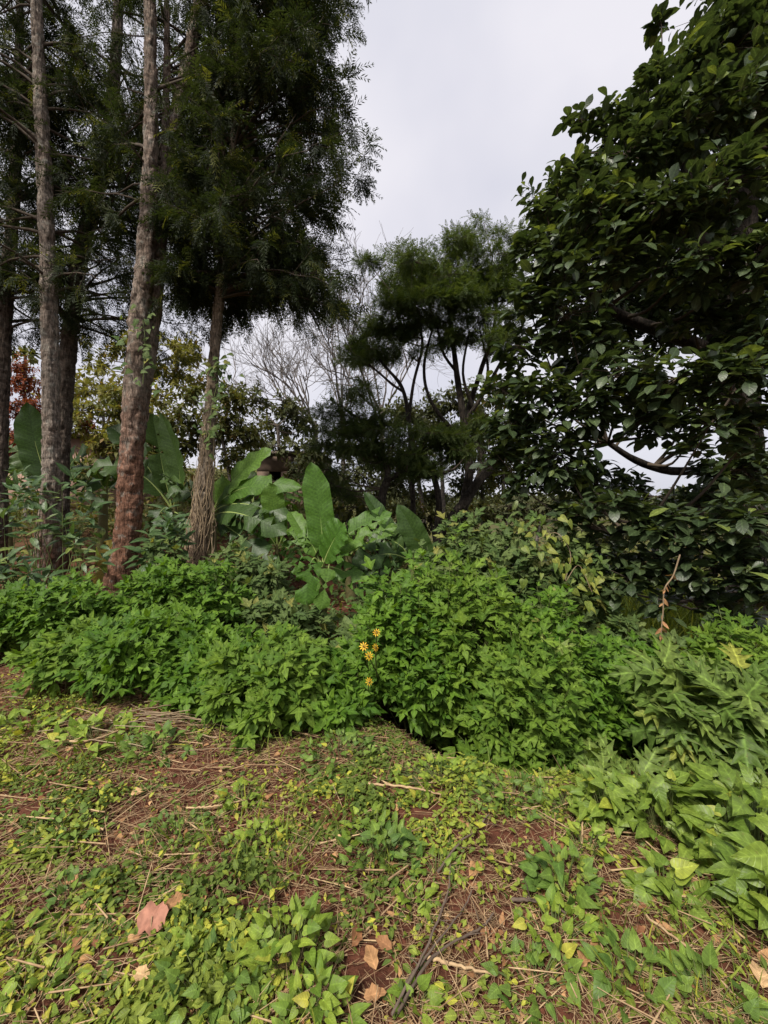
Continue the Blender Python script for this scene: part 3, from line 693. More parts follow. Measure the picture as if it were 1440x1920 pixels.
def build_middle_trees():
    stems = [rows([(870, 1050, 11, 26), (868, 960, 11, 24), (880, 880, 11, 22), (868, 780, 11, 18), (855, 690, 11, 14), (845, 600, 11, 10), (835, 520, 11, 6)]),
             rows([(868, 965, 11, 18), (905, 870, 11.2, 18), (880, 780, 11.3, 16), (900, 700, 11.2, 12), (925, 620, 11.2, 9), (935, 520, 11.2, 5)]),
             rows([(872, 790, 11, 12), (905, 740, 10.8, 10), (950, 660, 10.8, 8), (985, 600, 10.8, 5)]),
             rows([(775, 980, 10.8, 14), (772, 880, 10.8, 13), (768, 800, 10.8, 12), (755, 730, 10.8, 10), (725, 690, 10.8, 7), (690, 650, 10.8, 5)]),
             rows([(766, 790, 10.8, 10), (775, 720, 10.7, 8), (792, 640, 10.7, 7), (770, 580, 10.7, 5)]),
             rows([(870, 830, 11, 12), (812, 760, 10.9, 9), (795, 690, 10.9, 8), (815, 600, 10.9, 5)]),
             rows([(858, 700, 11, 9), (830, 660, 10.8, 7), (818, 600, 10.8, 5)]), rows([(885, 760, 11, 9), (868, 700, 10.8, 7), (880, 620, 10.8, 5)]), rows([(905, 740, 10.8, 8), (915, 690, 10.6, 7), (900, 620, 10.6, 4)]), rows([(757, 735, 10.8, 8), (735, 720, 10.6, 6), (700, 690, 10.6, 5), (660, 660, 10.6, 3)])]
    B = bl([(690, 610, 11, 58, 30), (730, 560, 11, 55, 30), (790, 520, 11, 60, 32), (850, 475, 11, 48, 26), (915, 455, 11.4, 34, 26), (800, 500, 11.5, 40, 26), (930, 520, 11, 48, 30),
            (870, 545, 10.6, 60, 28), (760, 605, 10.6, 60, 26), (825, 580, 10.4, 55, 24), (900, 600, 10.6, 60, 26), (700, 660, 10.6, 48, 22), (660, 640, 11, 34, 20),
            (770, 650, 10.9, 40, 16), (860, 640, 10.6, 46, 18), (955, 570, 11, 40, 30), (960, 640, 11, 44, 22), (740, 530, 11.6, 40, 20), (885, 505, 11.3, 45, 24), (955, 490, 11.6, 34, 24)])
    B = layers(B, 5)
    stems = [[q[:3] + [q[3] * .72] for q in st] for st in stems]
    blob_tree('wattle_tree', 'dark fine-leaved tree with forking black stems in the centre', 'tree', 'fine-leaved trees in the centre', stems, B, WATT, M['wattle'], M['bark_k'],
              112, 9, (.16, .27), 0, 'watt', spread=1.0, up=.0, droop=.12, shell=.25, limb_r=.035, twig_r=.007)
    stems = [rows([(712, 1010, 9.4, 18), (716, 940, 9.4, 16), (728, 890, 9.4, 14), (715, 850, 9.4, 11), (690, 800, 9.4, 7), (650, 770, 9.4, 4)]),
             rows([(724, 900, 9.4, 12), (760, 885, 9.3, 11), (805, 895, 9.2, 9), (850, 880, 9.1, 6)]),
             rows([(820, 1010, 9.6, 14), (822, 930, 9.6, 12), (800, 860, 9.6, 9), (780, 820, 9.5, 5)]),
             rows([(840, 1000, 9.9, 22), (872, 940, 10, 20), (905, 895, 10.1, 15), (945, 860, 10.2, 9)])]
    B = bl([(610, 790, 9.4, 48, 24), (660, 770, 9.4, 50, 22), (700, 800, 9.2, 60, 26), (640, 830, 9.2, 60, 26), (760, 830, 9.2, 60, 26), (820, 850, 9.3, 60, 24), (700, 860, 9.3, 60, 20),
            (660, 745, 9.8, 30, 18), (600, 840, 9.6, 34, 24), (870, 850, 9.6, 44, 26), (780, 870, 9.5, 60, 20), (650, 890, 9.8, 60, 30), (840, 800, 9.8, 45, 20), (900, 800, 10, 40, 30)])
    B = layers(B, 4)
    blob_tree('wattle_tree', 'low spreading dark tree with flat layers in front of the black stems', 'tree', 'fine-leaved trees in the centre', stems, B, WATT, M['wattle'], M['bark_k'],
              115, 9, (.15, .25), 0, 'watt', spread=1.0, up=.0, droop=.1, shell=.2, limb_r=.03, twig_r=.006)
build_middle_trees()

def grow_bare(geo, p, d, ln, r, depth, up=.12):
    n = 5; c = [p]; dd = d.copy()
    for i in range(n):
        dd = unit(dd + RS.normal(size=3) * .13 + np.array((0, 0, up * .4))); c.append(c[-1] + dd * ln / n)
    c = np.array(c); tube(geo, c, np.linspace(r, r * .6, n + 1), 4 if depth < 3 else 6)
    if depth == 0: return
    for k in range(3 if depth > 1 else 4):
        i = RS.randint(2, n + 1); nd = unit(dd + RS.normal(size=3) * .55 + np.array((0, 0, up)))
        grow_bare(geo, c[i], nd, ln * RS.uniform(.55, .8), r * .58, depth - 1, up)

def build_background():
    # leafless trees against the sky
    for lab, u, v0, d, h, lean, r in (('leafless spreading tree behind the vine-wrapped trunk', 590, 790, 20, 3.0, (-.75, 0, .75), .11), ('pale leafless tree rising above the dark centre tree', 715, 760, 23, 4.0, (.0, 0, 1.0), .12),
                                      ('leafless upright tree between the dense crown and the centre tree', 640, 760, 21, 3.2, (-.1, 0, 1.0), .09)):
        p = at(u, v0, d); b = p.copy(); b[2] = gz(p[0], p[1]) - .1
        t = thing('bare_tree', lab, 'tree', b, 'leafless trees behind')
        g = Geo(); tr = spline(np.array([list(b) + [r * 1.5], list((b + p) / 2 + (.1, 0, 0)) + [r * 1.2], list(p) + [r]]), 12); tube(g, tr[:, :3], tr[:, 3], 8, .1); put('trunk', g, M['bark_g'], t, True)
        g = Geo()
        for k in range(7):
            dd = unit(np.array(lean) + RS.normal(size=3) * np.array((.5, .5, .25))); grow_bare(g, p - np.array((0, 0, RS.uniform(0, 1.2))), dd, h * RS.uniform(.8, 1.2), r * .55, 4, .10)
        put('branches', g, M['bark_g'], t, kind='stuff')
    def bush(name, label, cat, u, v, d, blobs, mat, size, n_tip=20, k=7, tpls=SMALL, bark='bark_g', group='bushes and trees on the far slope', stem_px=6, **kw):
        b = at(u, v, d); b[2] = gz(b[0], b[1]) - .1; c0 = bl(blobs)
        top = np.mean([q[:3] for q in c0], axis=0)
        st = [[list(b) + [stem_px * d / F], list((b * .6 + top * .4) + (.1, 0, 0)) + [stem_px * .7 * d / F], list(top) + [stem_px * .4 * d / F]]]
        return blob_tree(name, label, cat, group, st, c0, tpls, mat, M[bark], n_tip * 3.2, k, (size[0] * 1.25, size[1] * 1.25), 0, 'b', base=b, shell=.3, spread=1.1, up=0, droop=.1, limb_r=.04, twig_r=.008, **kw)
    bush('yellow_green_tree', 'thin-leaved yellow-green tree seen behind the forked trunk', 'tree', 290, 850, 18, [(330, 645, 17, 50, 34), (250, 640, 17, 50, 30), (370, 660, 17, 34, 40), (200, 720, 17, 60, 40), (300, 740, 17, 60, 40), (130, 720, 17, 50, 50), (370, 720, 17, 40, 36), (230, 650, 18, 50, 30), (290, 640, 18, 50, 30), (350, 665, 18, 40, 36), (310, 690, 17.6, 60, 30), (180, 680, 18, 40, 36), (340, 715, 18, 50, 24), (150, 640, 18, 20, 12), (250, 700, 18.4, 50, 26)], M['gold'], (.15, .30), 8, 7)
    bush('olive_bush', 'yellowing bushy tree left of the forked trunk', 'bush', 190, 880, 14, [(150, 800, 13.5, 50, 40), (200, 830, 13.5, 50, 40), (250, 800, 13.5, 40, 50), (170, 770, 14, 45, 34), (210, 740, 14, 36, 30), (160, 730, 14.5, 34, 24), (220, 800, 14, 30, 30)], M['gold'], (.10, .22), 22, 8)
    bush('dark_leafy_bush', 'dark green leafy bush behind the red-barked trunk', 'bush', 215, 900, 12, [(300, 880, 11.5, 60, 40), (340, 790, 12, 40, 44), (150, 880, 11.5, 60, 40), (222, 765, 12, 34, 44), (290, 830, 12, 40, 40), (310, 790, 12.3, 34, 34), (230, 830, 12, 30, 30)], M['olive'], (.12, .24), 30, 8, LANCE)
    bush('rusty_red_bush', 'rusty red conical bush behind the leftmost trunks', 'bush', 48, 900, 13, [(30, 830, 13, 50, 40), (45, 720, 13, 34, 40), (40, 690, 13, 24, 30), (60, 760, 13, 34, 30), (28, 770, 13, 24, 30), (165, 800, 13.4, 18, 16)], M['rust'], (.06, .12), 60, 9)
    bush('olive_bush', 'tall olive bush just right of the vine-wrapped trunk', 'bush', 440, 930, 12.5, [(430, 800, 12.5, 48, 46), (440, 750, 12.6, 40, 30), (470, 820, 12.6, 40, 40), (390, 800, 12.3, 36, 50), (360, 740, 12.6, 30, 26), (440, 860, 12, 46, 26), (350, 830, 12.4, 34, 34)], M['olive'], (.09, .19), 40, 9)
    bush('grey_green_tree', 'grey-green bushy tree on the slope above the ruined building', 'tree', 520, 880, 19, [(488, 842, 15.5, 24, 20), (590, 860, 15.5, 36, 40), (560, 832, 15.6, 34, 18), (520, 838, 15.4, 30, 12), (480, 745, 19, 30, 40), (430, 740, 19, 30, 34), (540, 765, 19, 40, 36), (520, 800, 19, 46, 36), (570, 800, 19.5, 46, 30), (545, 770, 20, 30, 22), (500, 830, 18.5, 40, 20)], M['far'], (.14, .26), 14, 9)
    bush('green_bush', 'green tree glimpsed over the red bush', 'tree', 35, 850, 20, [(35, 660, 20, 26, 16), (60, 670, 20, 22, 14)], M['olive'], (.16, .3), 12, 8)
    for lab, u, d, bs in (('olive grove tree behind the centre stems', 800, 17, [(760, 780, 17, 50, 34), (810, 800, 17, 60, 40), (790, 860, 17, 70, 40), (740, 860, 17, 50, 40)]),
                          ('grey-green tree behind the black stems near the big tree', 900, 16, [(890, 780, 16, 44, 44), (930, 830, 16, 50, 40), (870, 850, 16, 50, 40), (940, 890, 16, 60, 40), (880, 910, 16, 60, 30)]),
                          ('dull green tree low between the centre stems', 690, 18, [(680, 890, 18, 60, 34), (620, 900, 18, 40, 40), (730, 920, 18, 60, 30), (800, 930, 18, 60, 26)])):
        bush('grove_tree', lab, 'tree', u, 980, d, bs, M['far'], (.14, .26), 15, 9)
    for lab, u, d, mt, bs in (('tall grey-green tree rising behind the forking black stems', 830, 15, 'far', [(760, 770, 15, 50, 36), (820, 760, 15, 50, 36), (870, 750, 15, 46, 40), (800, 810, 15, 60, 40), (860, 820, 15, 60, 44)]),
                              ('olive tree behind the left skirt of the big tree', 940, 14, 'olive', [(930, 740, 14, 40, 40), (960, 790, 14, 44, 44), (910, 800, 14, 44, 40), (980, 860, 14, 50, 40), (920, 880, 14, 50, 40)]),
                              ('dull tree behind the upright paddle leaf', 620, 14, 'far', [(600, 850, 14, 44, 34), (650, 840, 14, 50, 34), (700, 850, 14, 50, 40), (560, 880, 14, 36, 30), (620, 910, 14, 60, 40), (750, 900, 14, 60, 40)])):
        bush('grove_tree', lab, 'tree', u, 980, d, bs, M[mt], (.10, .20), 24, 9)
    bush('low_dark_bush', 'dark bush under the big tree by the pale poles', 'bush', 960, 1000, 9, [(960, 950, 9, 50, 30), (1020, 950, 9, 40, 30), (1080, 960, 8.6, 40, 28)], M['far'], (.08, .16), 60, 8, group='shade bushes')
    bush('low_dark_bush', 'dark bush under the sky gap of the big tree', 'bush', 1180, 1010, 9.5, [(1120, 950, 9.5, 50, 30), (1180, 955, 9.5, 50, 24), (1260, 958, 9.5, 50, 20), (1340, 940, 9.5, 60, 34), (1420, 930, 9.5, 60, 40)], M['far'], (.10, .2), 50, 8, group='shade bushes')
    for lab, u, d, bs in (('brownish bush by the thin poles beyond the centre stems', 930, 13, [(900, 960, 13, 60, 40), (960, 940, 13, 60, 44), (1000, 980, 13, 50, 36)]), ('olive bush beyond the half hidden banana', 820, 12, [(800, 970, 12, 60, 34), (860, 980, 12, 60, 34), (760, 960, 12, 50, 36)]),
                          ('dull bush beyond the ditch under the big tree', 1120, 12, [(1080, 1000, 12, 60, 30), (1150, 1005, 12, 60, 30)]), ('dull bush beyond the grass at the right', 1290, 12, [(1240, 1005, 12, 60, 28), (1320, 1000, 12, 60, 34), (1400, 1000, 12, 60, 34)]),
                          ('olive bush behind the upright paddle leaf', 640, 11.5, [(600, 960, 11.5, 50, 40), (660, 950, 11.5, 60, 40), (700, 970, 11.5, 50, 34)])):
        bush('valley_bush', lab, 'bush', u, 1030, d, bs, M['far'] if 'dull' in lab else M['olive'], (.09, .18), 26, 8, group='bushes beyond the hedge')
    # far wood on the ridge: one mass
    g = Geo(); P = []; S = []
    for k in range(420):
        az = RS.uniform(-.2, 1.0); d = RS.uniform(110, 230); x = d * math.sin(az); y = d * math.cos(az); z0 = gz(x, y); h = RS.uniform(5, 9); r = RS.uniform(2.5, 4)
        q = rnd_dirs(60) * RS.uniform(.4, 1, 60)[:, None] * (r, r, h * .42) + (x, y, z0 + h * .6); P.append(q); S.append(np.full(60, RS.uniform(1.0, 1.9)))
    P = np.concatenate(P); scatter(g, SMALL, P, rnd_dirs(len(P)), rnd_dirs(len(P)) * .7 + (0, 0, 1), np.concatenate(S))
    o = put('far_wood', g, M['far'], None); tag(o, 'grey-green wood far off on the ridge below the sky gap', 'wood', None, 'stuff')
build_background()

# ------------------------------------------------------------------ ruined building and walls on the slope
def box(g, lo, hi):
    x0, y0, z0 = lo; x1, y1, z1 = hi
    V = [(x0, y0, z0), (x1, y0, z0), (x1, y1, z0), (x0, y1, z0), (x0, y0, z1), (x1, y0, z1), (x1, y1, z1), (x0, y1, z1)]
    g.add(V, None, [(0, 3, 2, 1), (4, 5, 6, 7), (0, 1, 5, 4), (1, 2, 6, 5), (2, 3, 7, 6), (3, 0, 4, 7)])

def build_buildings():
    M['brick'] = plain_mat('weathered_brick', (.085, .06, .046), (.19, .135, .10), 5, .9, .5)
    M['concrete'] = plain_mat('stained_concrete', (.14, .11, .09), (.27, .23, .19), 3, .9, .4)
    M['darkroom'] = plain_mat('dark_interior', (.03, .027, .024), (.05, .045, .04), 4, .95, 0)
    M['dullglass'] = plain_mat('dull_glass', (.10, .12, .13), (.16, .18, .19), 3, .15, 0, spec=.6)
    M['pink'] = plain_mat('pink_plaster', (.30, .19, .145), (.44, .30, .24), 2.5, .85, .3)
    d = 16.0
    def X(u): return (u - 720) / F * d
    def Z(v): return CAM_H + (960 - v) / F * d
    y0, y1 = d, d + 3.5
    b = np.array((X(530), d, gz(X(530), d)))
    t = thing('ruined_building', 'weathered brown masonry building with dark openings behind the banana leaves', 'building', b)
    # front wall built round its openings; pieces butt end to end
    zb = gz(X(530), d) - .4
    us = [482, 504, 527, 538, 556, 600]
    def wall(u0, u1, v0, v1, mat='brick', nm='wall'):
        g = Geo(); box(g, (X(u0), y0, Z(v1) if v1 else zb), (X(u1), y0 + .22, Z(v0))); return put(nm, g, M[mat], t)
    wall(482, 600, 852, 884); wall(482, 504, 884, None); wall(527, 538, 884, None); wall(558, 600, 884, None)
    wall(504, 527, 902, None); wall(538, 558, 902, None)
    g = Geo(); box(g, (X(480), y0 - .06, Z(851.6)), (X(602), y1, Z(846))); put('roof_slab', g, M['concrete'], t)
    g = Geo(); box(g, (X(482), y0 + .22, zb), (X(482) + .2, y1 - .1, Z(846))); put('wall', g, M['brick'], t)
    g = Geo(); box(g, (X(600) - .2, y0 + .22, zb), (X(600), y1 - .1, Z(846))); put('wall', g, M['brick'], t)
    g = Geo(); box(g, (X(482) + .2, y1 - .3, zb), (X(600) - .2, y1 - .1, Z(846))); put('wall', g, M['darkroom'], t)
    for u0, u1 in ((504, 527), (538, 558)):
        g = Geo(); box(g, (X(u0) - .05, y0 - .06, Z(906)), (X(u1) + .05, y0 - .003, Z(902))); put('window_sill', g, M['concrete'], t)
    wn = wall(545, 557, 866, 882, 'dullglass', 'pane'); wn.location.y -= .012
    d = 13.0
    for nm, lab, u0, u1, v0, v1 in (('brick_wall', 'low pale brick wall piece seen under the horizontal banana leaf', 418, 500, 922, 985), ('red_earth_bank', 'red earth bank face behind the left banana leaves', 150, 260, 935, 1000)):
        p = np.array(((((u0 + u1) / 2) - 720) / F * d, d, 0)); p[2] = gz(p[0], p[1])
        if nm == 'brick_wall':
            t2 = thing(nm, lab, 'wall', p)
            x0, x1 = (u0 - 720) / F * d, (u1 - 720) / F * d; zt = CAM_H + (960 - v0) / F * d; z0 = p[2] - .3
            n_r = 9; hh = (zt - z0) / n_r
            bm = None
            for r_ in range(n_r):
                nb = 6; wd = (x1 - x0) / nb
                for c in range(nb):
                    off = (wd * .5 if r_ % 2 else 0)
                    bx0 = x0 + c * wd + off - wd * .25; bx1 = bx0 + wd - .015
                    g = Geo(); dz = RS.uniform(-.012, .012); box(g, (bx0, d + dz, z0 + r_ * hh), (bx1, d + .2 + dz, z0 + (r_ + 1) * hh - .014)); put('block', g, M['brick'], t2)
            g = Geo(); box(g, (x0 - .1, d + .03, z0), (x1 + .1, d + .17, zt - .03)); put('mortar_core', g, M['concrete'], t2)
    d = 15.0
    p = np.array(((60 - 720) / F * d, d, 0)); p[2] = gz(p[0], p[1])
    t3 = thing('pink_house', 'pinkish plastered house wall glimpsed behind the leftmost trunks', 'house', p)
    x0, x1 = (-60 - 720) / F * d, (250 - 720) / F * d
    zt = CAM_H + (960 - 822) / F * d
    g = Geo(); box(g, (x0, d, p[2] - .5), (x1, d + 3, zt)); put('wall', g, M['pink'], t3)
    g = Geo(); zr = zt + .02
    g.add([(x0 - .3, d - .4, zr), (x1 + .3, d - .4, zr), (x1 + .3, d + 3.4, zr + .5), (x0 - .3, d + 3.4, zr + .5), (x0 - .3, d - .4, zr + .1), (x1 + .3, d - .4, zr + .1), (x1 + .3, d + 3.4, zr + .6), (x0 - .3, d + 3.4, zr + .6)], None,
          [(0, 3, 2, 1), (4, 5, 6, 7), (0, 1, 5, 4), (1, 2, 6, 5), (2, 3, 7, 6), (3, 0, 4, 7)]); put('roof', g, M['concrete'], t3)
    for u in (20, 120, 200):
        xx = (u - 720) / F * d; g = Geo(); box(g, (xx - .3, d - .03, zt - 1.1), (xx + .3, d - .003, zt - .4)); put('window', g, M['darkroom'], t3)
build_buildings()

# ------------------------------------------------------------------ banana plants
def banana_leaf(parent, p0, p1, p2, width, fold=.35, side=(0, -1, 0.35), mat='banana', pet=.12, splits=4, seed=0, droop=.18, blunt=.26):
    rs = np.random.RandomState(seed + 100)
    n = 22; t = np.linspace(0, 1, n)[:, None]
    c = (1 - t) ** 2 * p0 + 2 * t * (1 - t) * p1 + t ** 2 * p2
    tan = unit(np.gradient(c, axis=0)); nh = np.array(side, float)
    Xs = unit(np.cross(tan, nh)); Nn = np.cross(Xs, tan)
    g = Geo(); k = int(pet * n) + 1
    tt = np.clip((t[:, 0] - pet) / (1 - pet), 0, 1)
    wd = width / 2 * np.minimum(1, (tt / .16) ** .55) * np.minimum(1, np.maximum(0, (1 - tt) / blunt)) ** .6
    for s in (-1, 1):
        cuts = sorted(rs.choice(np.arange(k + 3, n - 3), splits, replace=False).tolist()) if splits else []
        bounds = [k] + cuts + [n - 1]
        for a, b in zip(bounds[:-1], bounds[1:]):
            df = rs.uniform(-.22, .20); V = []; L = []; idx = np.arange(a, b + 1)
            lift0 = fold + df
            for q, i in enumerate(idx):
                wv = .035 * math.sin(i * 1.9 + s + seed) * width * 2
                gap = .05 * (1 if (i == a and a != k) else (-1 if (i == b and b != n - 1) else 0))
                for m, f in enumerate((.0, .35, .7, 1.0)):
                    ww = wd[i] * f; lf = lift0 * ww - droop * (f ** 2) * wd[i] + wv * f * f
                    V.append(c[i] + Xs[i] * s * ww + Nn[i] * (lf + .004) + tan[i] * (gap * f * 2 + .25 * ww)); L.append((tt[i] * 4, f + .2, 0))
            nn = len(idx); Q = []
            for q in range(nn - 1):
                for m in range(3):
                    o = q * 4 + m; Q.append((o, o + 1, o + 5, o + 4) if s > 0 else (o, o + 4, o + 5, o + 1))
            g.add(V, None, Q, L)
    lf = put('leaf', g, M[mat], parent, True)
    g = Geo(); tube(g, c - Nn * .004, np.linspace(.016, .003, n) * (width / .35) ** .5, 6); put('midrib', g, M['rib'], lf, True)

def banana(label, base, stem_top, r, leaves, d, mat, seed=0, group='banana plants'):
    b = np.array(base, float); b[2] = gz(b[0], b[1]) - .05
    t = thing('banana_plant', label, 'banana plant', b, group)
    g = Geo(); s = spline(np.array([list(b) + [r * 1.25], list((b + stem_top) / 2) + [r], list(stem_top) + [r * .65]]), 14); tube(g, s[:, :3], s[:, 3], 12, .1, 5, seed); put('pseudostem', g, M['bstem'], t, True)
    for k in range(5):                        # old leaf sheaths peeling from the stem
        a = RS.rand() * 6.28; z = RS.uniform(.15, .9); q = s[int(z * 13)][:3]; o = np.array((math.cos(a), math.sin(a), 0))
        g = Geo(); V, T, L = LANCE[k % 3]; scatter(g, [LANCE[k % 3]], [q + o * r * .8], [o * .25 + np.array((0, 0, 1.0 if k % 2 else -1.0))], [o], np.array([.45])); put('leaf_sheath', g, M['bstem'], t)
    for i, L in enumerate(leaves):
        a, b_, c, wpx = L[:4]; opt = L[4] if len(L) > 4 else {}
        dz = [d + x for x in opt.get('dd', (0, -.1, -.2))]
        o2 = {k: v for k, v in opt.items() if k not in ('dd',)}
        o2.setdefault('mat', mat)
        banana_leaf(t, at(*a, dz[0]), at(*b_, dz[1]), at(*c, dz[2]), wpx * d / F * (.92 if mat == 'banana_dark' else .95), seed=seed * 20 + i, **o2)
    return t

def arching(label, base, h, n, length, width, mat, seed, r=.09, lift=(25, 80)):
    rs = np.random.RandomState(seed)
    b = np.array(base, float); b[2] = gz(b[0], b[1]) - .05; top = b + (rs.uniform(-.1, .1), 0, h)
    t = thing('banana_plant', label, 'banana plant', b, 'banana plants')
    g = Geo(); s = spline(np.array([list(b) + [r * 1.25], list((b + top) / 2) + [r], list(top) + [r * .6]]), 14); tube(g, s[:, :3], s[:, 3], 12, .1, 5, seed); put('pseudostem', g, M['bstem'], t, True)
    for i in range(n):
        az = i * 2.4 + rs.uniform(-.4, .4); el = R(rs.uniform(*lift)); l = length * rs.uniform(.75, 1.15)
        o = np.array((math.cos(az), math.sin(az), 0)); p0 = top - np.array((0, 0, rs.uniform(0, .2)))
        p1 = p0 + o * l * .5 * math.cos(el) + np.array((0, 0, l * .6 * math.sin(el))); p2 = p0 + o * l * (.55 + .45 * math.cos(el)) + np.array((0, 0, l * (.75 * math.sin(el) - .45)))
        banana_leaf(t, p0, p1, p2, width * rs.uniform(.8, 1.15), .2, (0.02, 0.01, 1), mat, .14, 3, seed * 31 + i, .35)
    return t

def build_bananas():
    F1 = dict(side=(0.05, -1, .15), fold=.12, splits=0, droop=.1)
    banana('banana plant in the middle with one tall upright paddle leaf', at(592, 1195, 5), at(603, 1062, 5), .07, [
        ((604, 1072), (612, 1010), (583, 866), 55, dict(F1, pet=.26, dd=(0, 0, .05))),
        ((604, 1065), (622, 1010), (646, 985), 66, dict(side=(-.5, -1, .5), fold=.5, splits=0, dd=(0, -.25, -.3), mat='banana')),
        ((600, 1062), (580, 1010), (574, 1135), 44, dict(side=(.1, -1, .3), fold=.05, splits=3, pet=.35, blunt=.08, dd=(0, -.1, -.25))),
        ((606, 1062), (634, 990), (600, 1145), 30, dict(side=(.1, -1, .2), fold=.1, splits=2, pet=.62, blunt=.12, dd=(0, -.1, -.3))),
        ((600, 1060), (585, 1000), (558, 1008), 40, dict(side=(0, -1, .55), fold=.3, dd=(0, 0, .1))),
        ((606, 1055), (650, 985), (735, 962), 46, dict(side=(0, -1, .55), fold=.25, dd=(0, .1, .2), pet=.2)),
        ((606, 1058), (660, 1000), (745, 988), 38, dict(side=(0, -1, .55), fold=.3, dd=(0, -.1, -.1), pet=.2)),
        ((604, 1058), (560, 985), (545, 960), 34, dict(side=(.4, -1, .4), fold=.6, splits=0, dd=(0, .2, .4))),
        ((606, 1062), (650, 1060), (700, 1120), 40, dict(side=(0, -1, .55), fold=.1, dd=(0, -.1, -.2), pet=.2))], 5, 'banana', 1)
    banana('banana plant half hidden by shrubs with a large folded leaf on its right', at(775, 1150, 5.6), at(772, 1050, 5.6), .07, [
        ((772, 1060), (735, 1000), (682, 922), 34, dict(side=(.3, -1, .4), fold=.6, splits=0, dd=(0, .1, .2), pet=.2)),
        ((790, 1070), (812, 1050), (745, 945), 48, dict(side=(-.25, -1, .2), fold=.35, splits=0, dd=(0, -.2, -.2), pet=.14)),
        ((772, 1055), (750, 1000), (690, 1010), 50, dict(side=(0, -1, .55), fold=.2, dd=(0, 0, 0))),
        ((772, 1055), (730, 1020), (660, 1060), 52, dict(side=(0, -1, .55), fold=.1, dd=(0, -.2, -.3))),
        ((775, 1055), (700, 1040), (675, 1110), 40, dict(side=(0, -1, .55), fold=.1, dd=(0, -.2, -.4))),
        ((775, 1055), (830, 1010), (850, 1075), 46, dict(side=(0, -1, .55), fold=.15, dd=(0, -.1, -.2))),
        ((772, 1052), (765, 1000), (715, 985), 38, dict(side=(0, -1, .55), fold=.25, dd=(0, .2, .4)))], 5.6, 'banana_dark', 2)
    banana('banana plant with broad horizontal leaves right of the vine-wrapped trunk', at(395, 1120, 6.9), at(398, 960, 6.9), .09, [
        ((398, 962), (420, 900), (510, 842), 52, dict(side=(-.35, -1, .6), fold=.35, splits=1, dd=(0, -.1, -.2), mat='banana')),
        ((398, 960), (440, 890), (568, 914), 42, dict(side=(0, -1, .55), fold=.12, splits=1, dd=(0, -.3, -.5), mat='banana')),
        ((398, 965), (430, 920), (545, 972), 60, dict(side=(0, -1, .55), fold=.1, dd=(0, -.3, -.5))),
        ((398, 970), (430, 940), (538, 1002), 54, dict(side=(0, -1, .55), fold=.05, dd=(0, -.5, -.8))),
        ((398, 970), (450, 1000), (520, 1060), 46, dict(side=(0, -1, .55), fold=.05, dd=(0, -.4, -.7))),
        ((398, 965), (440, 930), (480, 885), 40, dict(side=(-.2, -1, .5), fold=.3, dd=(0, .3, .5))),
        ((398, 965), (370, 900), (310, 930), 46, dict(side=(0, -1, .55), fold=.1, dd=(0, -.1, -.1)))], 6.9, 'banana_dark', 3)
    banana('young banana with a bright upright leaf between two larger bananas', at(520, 1100, 6.6), at(520, 1020, 6.6), .05, [
        ((520, 1030), (520, 980), (505, 905), 44, dict(F1, pet=.2, mat='banana')),
        ((520, 1030), (500, 985), (470, 990), 34, dict(side=(0, -1, .55), fold=.2)),
        ((520, 1030), (545, 960), (568, 1010), 34, dict(side=(0, -.8, .8), fold=.2, dd=(0, -.2, -.3))),
        ((520, 1030), (550, 1010), (556, 1080), 34, dict(side=(.2, -1, .3), fold=.1, dd=(0, -.2, -.3)))], 6.6, 'banana', 4)
    banana('dark banana plant between the red-barked and the vine-wrapped trunks', at(330, 1090, 7.8), at(325, 950, 7.8), .1, [
        ((325, 955), (360, 900), (300, 772), 40, dict(side=(-.5, -1, .3), fold=.5, splits=0, pet=.1)),
        ((322, 950), (300, 860), (285, 775), 44, dict(side=(.6, -1, .3), fold=.6, splits=2)),
        ((322, 955), (260, 850), (170, 880), 62, dict(side=(0, -.8, .8), fold=.2, dd=(0, -.2, -.3))),
        ((322, 955), (260, 830), (205, 800), 50, dict(side=(.3, -1, .5), fold=.4, dd=(0, .2, .3))),
        ((325, 955), (340, 880), (300, 905), 44, dict(side=(0, -.8, .8), fold=.2, dd=(0, -.3, -.5))),
        ((325, 960), (300, 930), (285, 1010), 44, dict(side=(0, -.7, .8), fold=.1, dd=(0, -.3, -.5))),
        ((325, 960), (345, 960), (362, 1030), 40, dict(side=(0, -.7, .8), fold=.1, dd=(0, -.3, -.5)))], 7.8, 'banana_dark', 5)
    banana('dark banana plant behind the two leftmost trunks', at(110, 1090, 8.2), at(110, 930, 8.2), .1, [
        ((110, 935), (70, 880), (52, 755), 60, dict(side=(.3, -1, .3), fold=.35, splits=0)),
        ((110, 935), (130, 850), (162, 850), 60, dict(side=(-.2, -1, .5), fold=.25, dd=(0, -.2, -.2))),
        ((110, 935), (60, 840), (-10, 830), 56, dict(side=(0, -.8, .8), fold=.2)),
        ((110, 935), (160, 870), (185, 960), 46, dict(side=(0, -.7, .8), fold=.1, dd=(0, -.3, -.4))),
        ((110, 935), (60, 900), (20, 960), 50, dict(side=(0, -.7, .8), fold=.1, dd=(0, -.2, -.4)))], 8.2, 'banana_dark', 6)
    arching('leafy dark banana plant far back between the leftmost and forked trunks', at(190, 1060, 8.6), 1.5, 9, 1.5, .30, 'banana_dark', 8)
    arching('arching dark banana plant at the far left edge', at(15, 1060, 8.8), 1.6, 8, 1.5, .30, 'banana_dark', 9)
    arching('arching banana plant behind the young bright one', at(470, 1060, 8.0), 1.3, 8, 1.4, .27, 'banana', 10)
    arching('small arching banana plant behind the middle banana', at(660, 1070, 7.2), .9, 8, 1.1, .24, 'banana', 11)
    # yellowed leaf hanging by the red-barked trunk
    b = at(190, 1085, 6.3); b[2] = gz(b[0], b[1])
